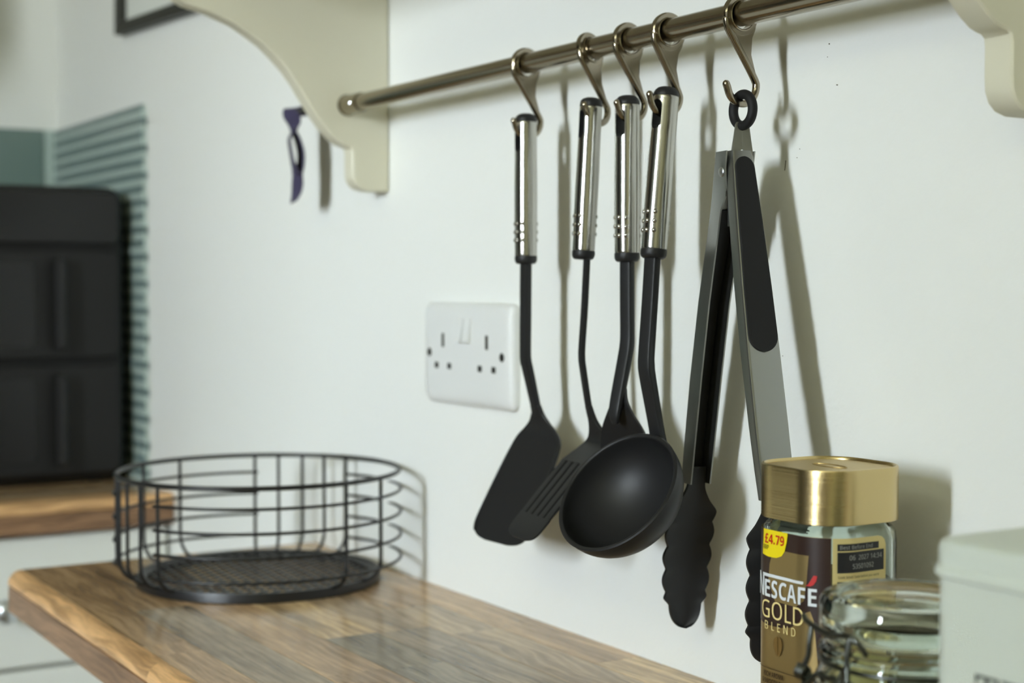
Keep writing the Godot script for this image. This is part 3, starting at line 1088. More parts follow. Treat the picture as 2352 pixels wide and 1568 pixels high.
	part("spoon_bowl", b.mesh(50), M.nylon, o)

	# ---- ladle
	o = utensil_root("ladle", "black ladle with deep round bowl and steel handle, hanging in front of the serving spoon", "ladle", 0.379, 0.0428, 0.3858, 80)
	handle(o, deg_to_rad(6.4), 0.0082)
	T = 0.3858
	t = Tri.new()
	strap(t, [Vector2(0.0125, 0.2805 - T), Vector2(0.0150, 0.250 - T), Vector2(0.0178, 0.2190 - T), Vector2(0.0180, 0.2110 - T), Vector2(0.0168, 0.2030 - T), Vector2(0.0085, 0.1700 - T), Vector2(0.0065, 0.160 - T), Vector2(0.0060, 0.152 - T)], [0.0102, 0.0102, 0.0102, 0.0104, 0.0104, 0.0104, 0.0130, 0.016], [0.0064, 0.0064, 0.0066, 0.0068, 0.0066, 0.0056, 0.0050, 0.0044], 5, 0.0018)
	part("neck", t.mesh(40), M.nylon, o)
	b = Tri.new()
	# outer and inner wall, turned; opening along local +y
	var prof := []
	var R := 0.0433
	var D := 0.0345
	for i in 15:
		var a := PI / 2 * i / 14.0
		prof.append(Vector2(sin(a) * R, -cos(a) * D))
	prof.append(Vector2(R + 0.0004, 0.0004))
	prof.append(Vector2(R - 0.0004, 0.0012))
	prof.append(Vector2(R - 0.0019, 0.0010))
	for i in 15:
		var a := PI / 2 * (1 - i / 14.0)
		prof.append(Vector2(sin(a) * (R - 0.0026), -cos(a) * (D - 0.0026)))
	lathe(b, prof, 72)
	# local +y becomes the opening's direction: 39 degrees above the front
	var al := 0.681
	b.move(Transform3D(Basis(Vector3.RIGHT, PI / 2 - al), Vector3(0, 0.1331 - T, 0.0436)))
	part("ladle_bowl", b.mesh(50), M.nylon, o)


# spoon: shell swept along (z, y); ws full widths, ds depth of the hollow, open towards +z
func spoon_bowl(t: Tri, pts: Array, ws: Array, ds: Array) -> void:
	var P := []
	var W := []
	for i in pts.size():
		P.append(Vector3(0, pts[i].y, pts[i].x))
		W.append(Vector3(ws[i], ds[i], 0))
	var path := smooth_path(P, 4)
	var wd := smooth_path(W, 4)
	var rings := []
	for i in path.size():
		var ring := PackedVector3Array()
		var n := 14
		for j in n + 1:
			var u := j / float(n) * 2 - 1
			ring.append(path[i] + Vector3(u * wd[i].x / 2, 0, -wd[i].y * (1 - u * u)))
		for j in n + 1:
			var u := 1 - j / float(n) * 2
			ring.append(path[i] + Vector3(u * (wd[i].x / 2 - 0.0004), 0, -wd[i].y * (1 - u * u) - 0.0024))
		rings.append(ring)
	t.loft(rings)


# ============================ tongs ===========================================
func tongs() -> void:
	# local: x is the spread of the arms, z the width of the arms, origin at the ring's centre
	var P := Vector3(0.4526, Y0 + 0.3643, RZ - 0.0005)
	var o := thing("tongs", "open steel tongs with black grips and scalloped black heads, hanging by a ring", "tongs", P)
	o.rotation.y = -atan2(0.208, 0.978)
	var Yb := 0.3643
	# the ring lies across the rail hook: it faces the room
	var t := Tri.new()
	var rp := PackedVector3Array()
	for i in 48:
		var a := TAU * i / 48.0
		rp.append(Vector3(cos(a) * 0.0088, sin(a) * 0.0092, 0))
	tube(t, rp, 0.0029, 16, true)
	t.move(Transform3D(Basis(Vector3.UP, atan2(0.208, 0.978)), Vector3.ZERO))
	part("hanging_ring", t.mesh(60), M.rubber, o, "black rubber ring")
	# pull tab: tapered plate in the (z, y) plane, with a hole at its foot, in two halves
	var tab := Tri.new()
	var turn := Basis(Vector3.UP, PI / 2)
	for s in [-1.0, 1.0]:
		var poly := PackedVector2Array()
		for q in [[0.0, -0.0070], [0.0034, -0.0070], [0.0042, -0.0085], [0.0074, -0.0300], [0.0, -0.0300], [0.0, -0.0270], [0.0012, -0.0262], [0.0016, -0.0250], [0.0012, -0.0238], [0.0, -0.0230]]:
			poly.append(Vector2(q[0] * s, q[1]))
		plate(tab, poly, 0.0012, 0.00002, Transform3D(Basis(Vector3.UP, deg_to_rad(-9.0)) * turn, Vector3(-0.001, 0, 0)))
	part("pull_tab", tab.mesh(25), M.steel_dull, o)
	# arms: channels; [y, outer plate x, half width, flange depth]
	var right := [[0.3405, 0.00040, 0.0069, -0.00840], [0.3300, 0.00277, 0.0076, -0.00920], [0.3000, 0.00988, 0.0089, -0.00960], [0.2600, 0.01936, 0.0102, -0.00960], [0.2200, 0.02883, 0.0109, -0.00920], [0.1800, 0.03832, 0.0111, -0.00800], [0.1550, 0.04424, 0.0109, -0.00720], [0.1385, 0.04803, 0.0103, -0.00680]]
	var left := [[0.3405, -0.0175, 0.0097, 0.0152], [0.3300, -0.0200, 0.0095, 0.0158], [0.3180, -0.0230, 0.0090, 0.0190], [0.3135, -0.0243, 0.0088, 0.0195], [0.3060, -0.0268, 0.0084, 0.0150], [0.2900, -0.0320, 0.0080, 0.0152], [0.2500, -0.0450, 0.0074, 0.0162], [0.2000, -0.0568, 0.0073, 0.0168], [0.1600, -0.0645, 0.0072, 0.0162], [0.1355, -0.0685, 0.0071, 0.0150]]
	for k in 2:
		var a := Tri.new()
		arm(a, right if k == 0 else left, Yb)
		var m := part("arm", a.mesh(30), M.steel_dull, o)
		var g := Tri.new()
		if k == 0:
			grip(g, right, Yb, 0.337, 0.2225, 0.0010, 0.0012)
			part("grip", g.mesh(40), M.rubber, m, "black rounded grip inset in the outer face")
		else:
			grip(g, left, Yb, 0.334, 0.225, -0.0010, 0.0012)
			part("grip", g.mesh(40), M.rubber, m, "black rounded grip inset in the outer face")
			# the grip's back fills the channel
			var gb := Tri.new()
			var rings := []
			for q in left:
				if q[0] < 0.31:
					rings.append(rrect(Vector3(q[1] + 0.0022, q[0] - Yb, 0), Vector3.RIGHT, Vector3.BACK, 0.0012, q[2] - 0.0011, 0.0008, 2))
			gb.loft(rings)
			part("channel_lining", gb.mesh(40), M.nylon, m, "black lining inside the channel")
		var h := Tri.new()
		if k == 0:
			head(h, Vector2(0.0420, 0.146 - Yb), Vector2(0.0350, 0.0420 - Yb), -1.0)
		else:
			head(h, Vector2(-0.0600, 0.146 - Yb), Vector2(-0.0800, 0.0395 - Yb), 1.0)
		part("head", h.mesh(40), M.nylon, m, "black scalloped nylon head")
	# pivot rivet through the flanges
	var rv := Tri.new()
	lathe(rv, [Vector2(0, -0.0109), Vector2(0.0022, -0.0106), Vector2(0.0030, -0.0098), Vector2(0.0030, -0.0091), Vector2(0.0016, -0.0090), Vector2(0.0016, 0.0090), Vector2(0.0030, 0.0091), Vector2(0.0030, 0.0098), Vector2(0.0022, 0.0106), Vector2(0, 0.0109)], 24)
	rv.move(Transform3D(Basis(Vector3.RIGHT, PI / 2), Vector3(-0.0085, 0.3282 - Yb, 0)))
	part("rivet", rv.mesh(40), M.knob, o)
	# spring between the arms, seen below the pivot
	var sp := Tri.new()
	strap(sp, [Vector2(0, 0.330 - Yb), Vector2(0, 0.312 - Yb), Vector2(0, 0.296 - Yb)], [0.0012, 0.0012, 0.0012], [0.008, 0.008, 0.008], 2, 0.0003, -0.011)
	part("spring_plate", sp.mesh(30), M.steel_dull, o)


func arm(t: Tri, rows: Array, yb: float) -> void:
	var rings := []
	var th := 0.0009
	for q in rows:
		var y: float = q[0] - yb
		var x: float = q[1]
		var w: float = q[2]
		var d: float = q[3]
		var s := signf(d)
		# channel section, once round: outer face, flange, inside, flange
		var r := PackedVector3Array()
		var c := 0.0019
		r.append(Vector3(x, y, -w + c)); r.append(Vector3(x, y, w - c))
		r.append(Vector3(x + s * c * 0.3, y, w - c * 0.3)); r.append(Vector3(x + s * c, y, w))
		r.append(Vector3(x + d, y, w)); r.append(Vector3(x + d, y, w - th))
		r.append(Vector3(x + s * (c + th * 0.6), y, w - th)); r.append(Vector3(x + s * th, y, w - c - th * 0.4))
		r.append(Vector3(x + s * th, y, -w + c + th * 0.4)); r.append(Vector3(x + s * (c + th * 0.6), y, -w + th))
		r.append(Vector3(x + d, y, -w + th)); r.append(Vector3(x + d, y, -w))
		r.append(Vector3(x + s * c, y, -w)); r.append(Vector3(x + s * c * 0.3, y, -w + c * 0.3))
		rings.append(r)
	# end faces follow the channel, not a disc
	for i in rings.size() - 1:
		var a: PackedVector3Array = rings[i]
		var b: PackedVector3Array = rings[i + 1]
		for j in a.size():
			var k := (j + 1) % a.size()
			t.quad(a[j], b[j], b[k], a[k])
	for e in [0, rings.size() - 1]:
		var r: PackedVector3Array = rings[e]
		for pr in [[0, 1, 8, 7], [1, 2, 7, 7], [2, 3, 6, 7], [3, 4, 5, 6], [0, 13, 8, 8], [13, 12, 9, 8], [12, 11, 10, 9]]:
			if e == 0:
				t.quad(r[pr[0]], r[pr[1]], r[pr[2]], r[pr[3]])
			else:
				t.quad(r[pr[3]], r[pr[2]], r[pr[1]], r[pr[0]])


func row_at(rows: Array, y: float) -> Array:
	for i in rows.size() - 1:
		if y <= rows[i][0] and y >= rows[i + 1][0]:
			var f: float = (rows[i][0] - y) / (rows[i][0] - rows[i + 1][0])
			return [y, lerpf(rows[i][1], rows[i + 1][1], f), lerpf(rows[i][2], rows[i + 1][2], f)]
	return rows[rows.size() - 1]


func grip(t: Tri, rows: Array, yb: float, y0: float, y1: float, proud: float, margin: float) -> void:
	var rings := []
	var n := 44
	for i in n + 1:
		var f := i / float(n)
		var y := lerpf(y0, y1, (1 - cos(PI * f)) / 2)
		var q := row_at(rows, y)
		var w: float = q[2] - margin
		var e := minf(y0 - y, y - y1)
		var ww := w
		if e < w:
			ww = sqrt(maxf(w * w - (w - e) ** 2, 1e-9))
		var r := PackedVector3Array()
		for s in [[-1.0, -0.4], [-1.0, 0.5], [-0.93, 0.88], [-0.8, 1.0], [-0.4, 1.04], [0.0, 1.06], [0.4, 1.04], [0.8, 1.0], [0.93, 0.88], [1.0, 0.5], [1.0, -0.4]]:
			r.append(Vector3(q[1] + proud * s[1], y - yb, ww * s[0]))
		rings.append(r)
	t.loft(rings)


# scalloped head: a curved paddle from a to b in (x, y), wide along z, hollow towards the other arm
func head(t: Tri, a: Vector2, b: Vector2, s: float) -> void:
	var rings := []
	var n := 96
	for i in n + 1:
		var f := i / float(n)
		var c := a.lerp(b, f)
		var g := clampf((f - 0.10) / 0.20, 0, 1)
		var w := lerpf(0.0060, 0.0146, g * g * (3 - 2 * g)) - 0.0012 * clampf((f - 0.55) / 0.3, 0, 1)
		if f > 0.20:
			w += 0.0025 * absf(sin((f - 0.20) / 0.645 * PI * 4.5)) * clampf((f - 0.20) / 0.08, 0, 1)
		if f > 0.80:
			var h := clampf((f - 0.86) / 0.14, 0, 1)
			var tip := 0.0112 * sqrt(maxf(1 - h * h * 0.998, 0.0004))
			var k := clampf((f - 0.80) / 0.06, 0, 1)
			w = lerpf(w, tip, k * k * (3 - 2 * k))
		var bow := 0.006 * sin(PI * clampf((f - 0.1) / 0.9, 0, 1))
		var r := PackedVector3Array()
		var m := 10
		for j in m + 1:
			var u := j / float(m) * 2 - 1
			r.append(Vector3(c.x - s * bow + s * 0.0035 * u * u * clampf(f * 3, 0, 1), c.y, u * w))
		for j in m + 1:
			var u := 1 - j / float(m) * 2
			r.append(Vector3(c.x - s * bow + s * (0.0035 * u * u * clampf(f * 3, 0, 1) + 0.0024), c.y, u * (w - 0.0003)))
		rings.append(r)
	t.loft(rings)


# ============================ socket ==========================================
func socket() -> void:
	var ys := 0.2031
	var o := thing("double_socket", "white British double wall socket with two rocker switches, behind the spatula", "socket", Vector3(0.0603, Y0 + ys, 0.0))
	var t := Tri.new()
	# plate with softly rounded face
	var rings := []
	for q in [[0.0004, 0.0], [0.0, 0.0035], [0.0010, 0.0060], [0.0030, 0.0082], [0.0062, 0.0094], [0.0100, 0.0098]]:
		rings.append(rrect(Vector3(0, 0, q[1]), Vector3.RIGHT, Vector3.UP, 0.073 - q[0], 0.043 - q[0], 0.0075, 5))
	t.loft(rings)
	part("face_plate", t.mesh(50), M.plastic, o)
	var hole := func(called: String, x: float, y: float, w: float, h: float) -> void:
		part(called, box_mesh(Vector3(x, y, 0.0092), Vector3(w, h, 0.0016), 0.0001), M.dark_hole, o)
	for s in [-1.0, 1.0]:
		var xc: float = s * 0.0365
		hole.call("earth_slot", xc - 0.0, 0.0110, 0.0042, 0.0115)
		hole.call("pin_slot", xc - 0.0110, -0.0105, 0.0064, 0.0050)
		hole.call("pin_slot", xc + 0.0110, -0.0105, 0.0064, 0.0050)
		var sc := Tri.new()
		lathe(sc, [Vector2(0, 0), Vector2(0.0036, 0.0), Vector2(0.0036, 0.0010), Vector2(0.0030, 0.0014), Vector2(0, 0.0014)], 24)
		sc.move(Transform3D(Basis(Vector3.RIGHT, PI / 2), Vector3(s * 0.0603, 0, 0.0090)))
		part("screw", sc.mesh(30), M.dark_hole, o)
		# rocker, tipped so that its foot stands proud
		var r := Tri.new()
		var poly := PackedVector2Array([Vector2(-0.0085, -0.0004), Vector2(-0.0150, 0.0), Vector2(-0.0152, 0.0), Vector2(-0.0085, 0.0)])
		var prof := [Vector2(0.0092, 0.0305), Vector2(0.0106, 0.0300), Vector2(0.0136, 0.0105), Vector2(0.0128, 0.0098), Vector2(0.0092, 0.0098)]
		var rr := []
		for x in [s * 0.0064 - 0.0052, s * 0.0064 - 0.0048, s * 0.0064 + 0.0048, s * 0.0064 + 0.0052]:
			var ring := PackedVector3Array()
			for q in prof:
				ring.append(Vector3(x, q.y, q.x))
			rr.append(ring)
		r.loft(rr)
		part("rocker_switch", r.mesh(25), M.plastic, o)


# ============================ basket ==========================================
func basket() -> void:
	var o := thing("wire_basket", "round black wire basket with mesh floor standing on the walnut worktop", "basket", Vector3(-0.107, Y0, 0.123))
	var R := 0.123
	var H := 0.097
	var rb := 0.1035
	var arc := func(r: float, y: float, a0: float, a1: float, w: float, n := 40) -> ArrayMesh:
		var t := Tri.new()
		var full := a1 - a0 >= 359.9
		var p := PackedVector3Array()
		var k: int = maxi(8, int(n * (a1 - a0) / 120.0))
		for i in (k if full else k + 1):
			var a := deg_to_rad(lerpf(a0, a1, i / float(k)))
			p.append(Vector3(cos(a) * r, y, sin(a) * r))
		tube(t, p, w, 10, full)
		return t.mesh(60)
	part("rim", arc.call(R, H, 0, 360, 0.0021), M.wire, o)
	# hoops: two open runs at each of four heights, leaving the two panels of bare uprights
	for k in 4:
		var y := 0.0205 + k * 0.0200
		part("hoop", arc.call(R + 0.0015, y, -117.5, 65.0, 0.0014), M.wire, o)
		part("hoop", arc.call(R + 0.0015, y + 0.0, 105.0, 201.0, 0.0014), M.wire, o)
	# uprights, bent in at the foot
	for a in [64.0, 74.5, 85.0, 95.5, 106.0, 143.5, 165.0, 200.0, 210.5, 221.5, 232.0, 243.5, 325.5, 346.5]:
		var d := Vector3(cos(deg_to_rad(a)), 0, sin(deg_to_rad(a)))
		var pts := []
		for q in [[R - 0.0008, H], [R - 0.0008, 0.06], [R - 0.0008, 0.030], [R - 0.0022, 0.0195], [R - 0.0085, 0.0115], [rb + 0.004, 0.0085], [rb - 0.003, 0.0075]]:
			pts.append(d * q[0] + Vector3(0, q[1], 0))
		var t := Tri.new()
		tube(t, smooth_path(pts, 4), 0.0016, 10)
		part("upright", t.mesh(60), M.wire, o)
	# base: flat ring band below and the ring on top of the mesh
	var bt := Tri.new()
	lathe_ring(bt, [Vector2(rb + 0.0015, 0.0), Vector2(rb + 0.003, 0.0012), Vector2(rb + 0.003, 0.0072), Vector2(rb + 0.0022, 0.0088), Vector2(rb - 0.0005, 0.0088), Vector2(rb - 0.0016, 0.0076), Vector2(rb - 0.0060, 0.0060), Vector2(rb - 0.0060, 0.0046), Vector2(rb - 0.0010, 0.0046), Vector2(rb - 0.0006, 0.0)], 96)
	part("base_ring", bt.mesh(35), M.wire, o)
	# expanded-metal floor: one sheet of crossing strands
	var ms := Tri.new()
	var rr := rb - 0.004
	var step := 0.0096
	for dir in 2:
		var ua := deg_to_rad(31.0 + (26.0 if dir == 0 else -26.0))
		var u := Vector3(cos(ua), 0, sin(ua))
		var v := Vector3(-u.z, 0, u.x)
		var k := -rr + step * 0.4
		while k < rr:
			var l := sqrt(maxf(rr * rr - k * k, 0))
			if l > 0.004:
				var c := v * k + Vector3(0, 0.0053 + dir * 0.0002, 0)
				var rings := []
				for e in [-l, l]:
					rings.append(rrect(c + u * e, v, Vector3.UP, 0.00115, 0.0006, 0.0002, 1))
				ms.loft(rings)
			k += step
	part("mesh_floor", ms.mesh(30), M.wire, o, "black expanded metal mesh floor")


# ============================ coffee jar ======================================
const JA := 0.0095     # half of the flat of each side
const JR := 0.0215     # corner radius


# point on the jar's rounded-square outline: u runs from the middle of the +z face to the right, grow moves outwards
func jar_at(u: float, y: float, grow := 0.0) -> Vector3:
	var side := 2 * JA + JR * PI / 2
	var q := fposmod(u + JA, side * 4)
	var k := int(q / side)
	q -= k * side
	var p: Vector2
	if q <= 2 * JA:
		p = Vector2(q - JA, JA + JR + grow)
	else:
		var th := (q - 2 * JA) / JR
		p = Vector2(JA + sin(th) * (JR + grow), JA + cos(th) * (JR + grow))
	for i in k:
		p = Vector2(p.y, -p.x)
	return Vector3(p.x, y, p.y)


func jar_ring(y: float, grow: float, n := 96) -> PackedVector3Array:
	var r := PackedVector3Array()
	var total := 4 * (2 * JA + JR * PI / 2)
	for i in n:
		r.append(jar_at(total * i / n, y, grow))
	return r


# flat outline (u, y) laid on the jar
func jar_patch(poly: PackedVector2Array, grow: float) -> ArrayMesh:
	var idx := Geometry2D.triangulate_polygon(poly)
	var tris := []
	for i in range(0, idx.size(), 3):
		tris.append([poly[idx[i]], poly[idx[i + 1]], poly[idx[i + 2]]])
	return jar_wrap(tris, grow)


func jar_wrap(tris: Array, grow: float) -> ArrayMesh:
	var t := Tri.new()
	var todo := tris
	while todo.size():
		var q: Array = todo.pop_back()
		var a: Vector2 = q[0]
		var b: Vector2 = q[1]
		var c: Vector2 = q[2]
		var e := [absf(a.x - b.x), absf(b.x - c.x), absf(c.x - a.x)]
		var m: float = maxf(e[0], maxf(e[1], e[2]))
		if m > 0.0018:
			if e[0] == m:
				var d := (a + b) / 2
				todo.append([a, d, c]); todo.append([d, b, c])
			elif e[1] == m:
				var d := (b + c) / 2
				todo.append([a, b, d]); todo.append([a, d, c])
			else:
				var d := (c + a) / 2
				todo.append([a, b, d]); todo.append([d, b, c])
			continue
		if (b - a).cross(c - a) < 0:
			var s := b; b = c; c = s
		t.tri(jar_at(a.x, a.y, grow), jar_at(b.x, b.y, grow), jar_at(c.x, c.y, grow))
	return t.mesh(60, false)


func text_tris(text: String, cap: float, width: float, bold: bool, serif := false, center := Vector2.ZERO) -> Array:
	var tm := TextMesh.new()
	var f := SystemFont.new()
	f.font_names = PackedStringArray(["Droid Serif" if serif else "Droid Sans"])
	f.font_weight = 700 if bold else 400
	tm.font = f
	tm.font_size = 64
	tm.pixel_size = 0.01
	tm.depth = 0.0
	tm.curve_step = 2.0
	tm.text = text
	var arr := tm.get_mesh_arrays() if tm.get_surface_count() == 0 else tm.surface_get_arrays(0)
	var v: PackedVector3Array = arr[Mesh.ARRAY_VERTEX]
	var idx: PackedInt32Array = arr[Mesh.ARRAY_INDEX] if arr[Mesh.ARRAY_INDEX] != null else PackedInt32Array(range(v.size()))
	var lo := Vector2(1e9, 1e9)
	var hi := Vector2(-1e9, -1e9)
	for q in v:
		lo = lo.min(Vector2(q.x, q.y))
		hi = hi.max(Vector2(q.x, q.y))
	var sz := hi - lo
	var out := []
	for i in range(0, idx.size(), 3):
		var a := []
		for k in 3:
			var q: Vector3 = v[idx[i + k]]
			a.append(Vector2(center.x + ((q.x - lo.x) / sz.x - 0.5) * width, center.y + ((q.y - lo.y) / sz.y) * cap))
		out.append(a)
	return out


func coffee_jar() -> void:
	var o := thing("coffee_jar", "glass coffee jar with brushed gold lid and brown and gold label, next to the wall", "jar", Vector3(0.5587, Y0, 0.0705))
	# glass body: outer and inner shell
	var t := Tri.new()
	var rings := []
	for q in [[0.0, -0.004], [0.0004, -0.002], [0.002, -0.0006], [0.006, 0.0], [0.060, 0.0], [0.128, 0.0], [0.133, -0.0006], [0.1355, -0.0022], [0.1372, -0.0042], [0.139, -0.0050], [0.150, -0.0050]]:
		rings.append(jar_ring(q[0], q[1]))
	for q in [[0.150, -0.0070], [0.139, -0.0070], [0.1360, -0.0060], [0.132, -0.0030], [0.128, -0.0022], [0.060, -0.0022], [0.008, -0.0022], [0.004, -0.006]]:
		rings.append(jar_ring(q[0], q[1]))
	t.loft(rings)
	part("glass_body", t.mesh(40), M.glass, o, "clear glass jar body")
	var cf := Tri.new()
	rings = []
	for q in [[0.0042, -0.0065], [0.0085, -0.0026], [0.060, -0.0026], [0.108, -0.0026], [0.1085, -0.008]]:
		rings.append(jar_ring(q[0], q[1]))
	cf.loft(rings)
	part("coffee_granules", cf.mesh(40), M.coffee, o, "dark brown coffee filling")
	# lid: brushed skirt and flat top
	var ld := Tri.new()
	rings = []
	for q in [[0.1390, -0.0012], [0.1388, -0.0002], [0.1392, 0.0006], [0.150, 0.0006], [0.160, 0.0006], [0.1662, 0.0006], [0.1670, 0.0002], [0.1672, -0.0006], [0.1666, -0.0012], [0.1655, -0.0016], [0.150, -0.0020], [0.1395, -0.0020]]:
		rings.append(jar_ring(q[0], q[1]))
	rings.append(rings[0])
	ld.loft(rings, false, false)
	for q in ld.p:
		ld.uv.append(Vector2(atan2(q.x, q.z) / TAU * 2.0, q.y / 0.05))
	var lid := part("lid", ld.mesh(30), M.gold, o, "brushed gold lid")
	var lt := Tri.new()
	lt.loft([jar_ring(0.1640, -0.0019), jar_ring(0.1655, -0.0019), jar_ring(0.1657, -0.0026)])
	part("lid_top", lt.mesh(40), M.gold_top, lid)
	# embossed oval on the lid top
	var em := Tri.new()
	var orings := []
	for k in 28:
		var a := TAU * k / 28.0
		orings.append(Vector3(cos(a) * 0.012, 0.1659, sin(a) * 0.0045))
	tube(em, PackedVector3Array(orings), 0.0003, 6, true)
	part("lid_emboss", em.mesh(60), M.gold_top, lid)
	# main label: gold ground, brown field
	var ground := PackedVector2Array([Vector2(-0.045, 0.008), Vector2(0.0288, 0.008), Vector2(0.0288, 0.1330), Vector2(-0.045, 0.1330)])
	var lab := part("main_label", jar_patch(ground, 0.0003), M.label_gold, o, "gold paper label")
	var brown := PackedVector2Array([Vector2(-0.045, 0.1329), Vector2(-0.045, 0.0850), Vector2(-0.0255, 0.0838), Vector2(-0.012, 0.0826), Vector2(-0.002, 0.0828), Vector2(0.006, 0.0845), Vector2(0.012, 0.0885), Vector2(0.016, 0.0940), Vector2(0.0185, 0.0950), Vector2(0.0205, 0.0900), Vector2(0.0225, 0.0700), Vector2(0.0240, 0.0300), Vector2(0.0250, 0.0085), Vector2(0.0287, 0.0085), Vector2(0.0287, 0.1329)])
	part("brown_field", jar_patch(brown, 0.0005), M.label_brown, lab, "dark brown upper field of the label")
	var mug := PackedVector2Array([Vector2(-0.0115, 0.1060), Vector2(-0.0105, 0.1150), Vector2(-0.0090, 0.1195), Vector2(-0.0065, 0.1222), Vector2(-0.0030, 0.1234), Vector2(0.0175, 0.1234), Vector2(0.0165, 0.1100), Vector2(0.0150, 0.1000), Vector2(0.010, 0.0960), Vector2(-0.006, 0.0960)])
	part("cup_shape", jar_patch(mug, 0.0007), M.label_gold, lab, "gold cup shape")
	var tag := PackedVector2Array([Vector2(-0.0160, 0.1331), Vector2(-0.0172, 0.1195), Vector2(-0.0110, 0.1188), Vector2(-0.0050, 0.1190), Vector2(-0.0010, 0.1205), Vector2(0.0014, 0.1235), Vector2(0.0030, 0.1290), Vector2(0.0036, 0.1331)])
	part("price_flash", jar_patch(tag, 0.0009), M.yellow, lab, "yellow price flash")
	part("lettering", jar_wrap(text_tris("£4.79", 0.0052, 0.0152, true, false, Vector2(-0.0066, 0.1258)), 0.0011), M.red, lab)
	part("lettering", jar_wrap(text_tris("RRP", 0.0024, 0.0048, false, false, Vector2(-0.0133, 0.1225)), 0.0011), M.letter_dark, lab)
	# brand wordmark: letters under a long bar that runs from the first letter
	part("lettering", jar_wrap(text_tris("N", 0.0122, 0.0066, true, false, Vector2(-0.0180, 0.0978)), 0.0011), M.letter_white, lab)
	part("lettering", jar_wrap(text_tris("ESCAFE", 0.0094, 0.0360, true, false, Vector2(0.0040, 0.0976)), 0.0011), M.letter_white, lab)
	part("word_bar", jar_patch(PackedVector2Array([Vector2(-0.0155, 0.1083), Vector2(0.0140, 0.1083), Vector2(0.0147, 0.1086), Vector2(0.0150, 0.1092), Vector2(0.0148, 0.1099), Vector2(-0.0155, 0.1100)]), 0.0011), M.letter_white, lab)
	part("accent_mark", jar_patch(PackedVector2Array([Vector2(0.0160, 0.1080), Vector2(0.0187, 0.1080), Vector2(0.0203, 0.1088), Vector2(0.0216, 0.1108), Vector2(0.0221, 0.1132), Vector2(0.0219, 0.1136), Vector2(0.0203, 0.1136), Vector2(0.0193, 0.1118), Vector2(0.0185, 0.1098), Vector2(0.0175, 0.1088)]), 0.0011), M.red, lab)
	part("lettering", jar_wrap(text_tris("GOLD", 0.0094, 0.0320, false, false, Vector2(-0.0010, 0.0866)), 0.0011), M.letter_pale, lab)
	part("lettering", jar_wrap(text_tris("B L E N D", 0.0044, 0.0240, false, false, Vector2(-0.0018, 0.0805)), 0.0011), M.letter_pale, lab)
	part("lettering", jar_wrap(text_tris("RICH AROMA", 0.0027, 0.0160, true, false, Vector2(-0.0070, 0.0556)), 0.0009), M.letter_dark, lab)
	part("lettering", jar_wrap(text_tris("& SMOOTH TASTE", 0.0027, 0.0210, true, false, Vector2(-0.0060, 0.0518)), 0.0009), M.letter_dark, lab)
	part("rule_line", jar_patch(PackedVector2Array([Vector2(-0.026, 0.0598), Vector2(0.020, 0.0598), Vector2(0.020, 0.0601), Vector2(-0.026, 0.0601)]), 0.0009), M.letter_dark, lab)
	# coffee bean picture, slightly raised, in two halves
	for s in [-1.0, 1.0]:
		var bp := PackedVector2Array()
		for i in 15:
			var a := -PI / 2 + PI * i / 14.0
			bp.append(Vector2(-0.0034 + s * (cos(a) * 0.0031 + 0.0002 + 0.0004 * sin(a * 2)), 0.0728 + sin(a) * 0.0052))
		part("bean_half", jar_patch(bp, 0.0010), M.bean, lab, "golden brown half of the printed coffee bean")
	# side label
	var sl := PackedVector2Array([Vector2(0.0294, 0.0120), Vector2(0.0628, 0.0120), Vector2(0.0628, 0.1280), Vector2(0.0620, 0.1305), Vector2(0.0600, 0.1322), Vector2(0.0570, 0.1328), Vector2(0.0294, 0.1328)])
	var side := part("side_label", jar_patch(sl, 0.0003), M.label_pale, o, "pale gold side label with black boxes")
	for bx in [[0.0318, 0.0576, 0.1265, 0.1300], [0.0318, 0.0612, 0.1152, 0.1258], [0.0318, 0.0576, 0.1078, 0.1108], [0.0318, 0.0612, 0.090, 0.1070]]:
		part("text_box", jar_patch(PackedVector2Array([Vector2(bx[0], bx[2]), Vector2(bx[1], bx[2]), Vector2(bx[1], bx[3]), Vector2(bx[0], bx[3])]), 0.0005), M.label_black, side)
	part("lettering", jar_wrap(text_tris("Best Before End", 0.0021, 0.0200, false, false, Vector2(0.0430, 0.1273)), 0.0008), M.letter_grey, side)
	part("lettering", jar_wrap(text_tris("06  2027 14:34", 0.0026, 0.0215, false, false, Vector2(0.0488, 0.1216)), 0.0008), M.letter_grey, side)
	part("lettering", jar_wrap(text_tris("53501092", 0.0026, 0.0140, false, false, Vector2(0.0468, 0.1172)), 0.0008), M.letter_grey, side)
	part("lettering", jar_wrap(text_tris("Look Smell Taste before you waste", 0.0019, 0.0255, false, false, Vector2(0.0452, 0.1120)), 0.0006), M.letter_dark, side)
	part("lettering", jar_wrap(text_tris("Storage Advice", 0.0021, 0.0195, false, false, Vector2(0.0425, 0.1083)), 0.0008), M.letter_grey, side)


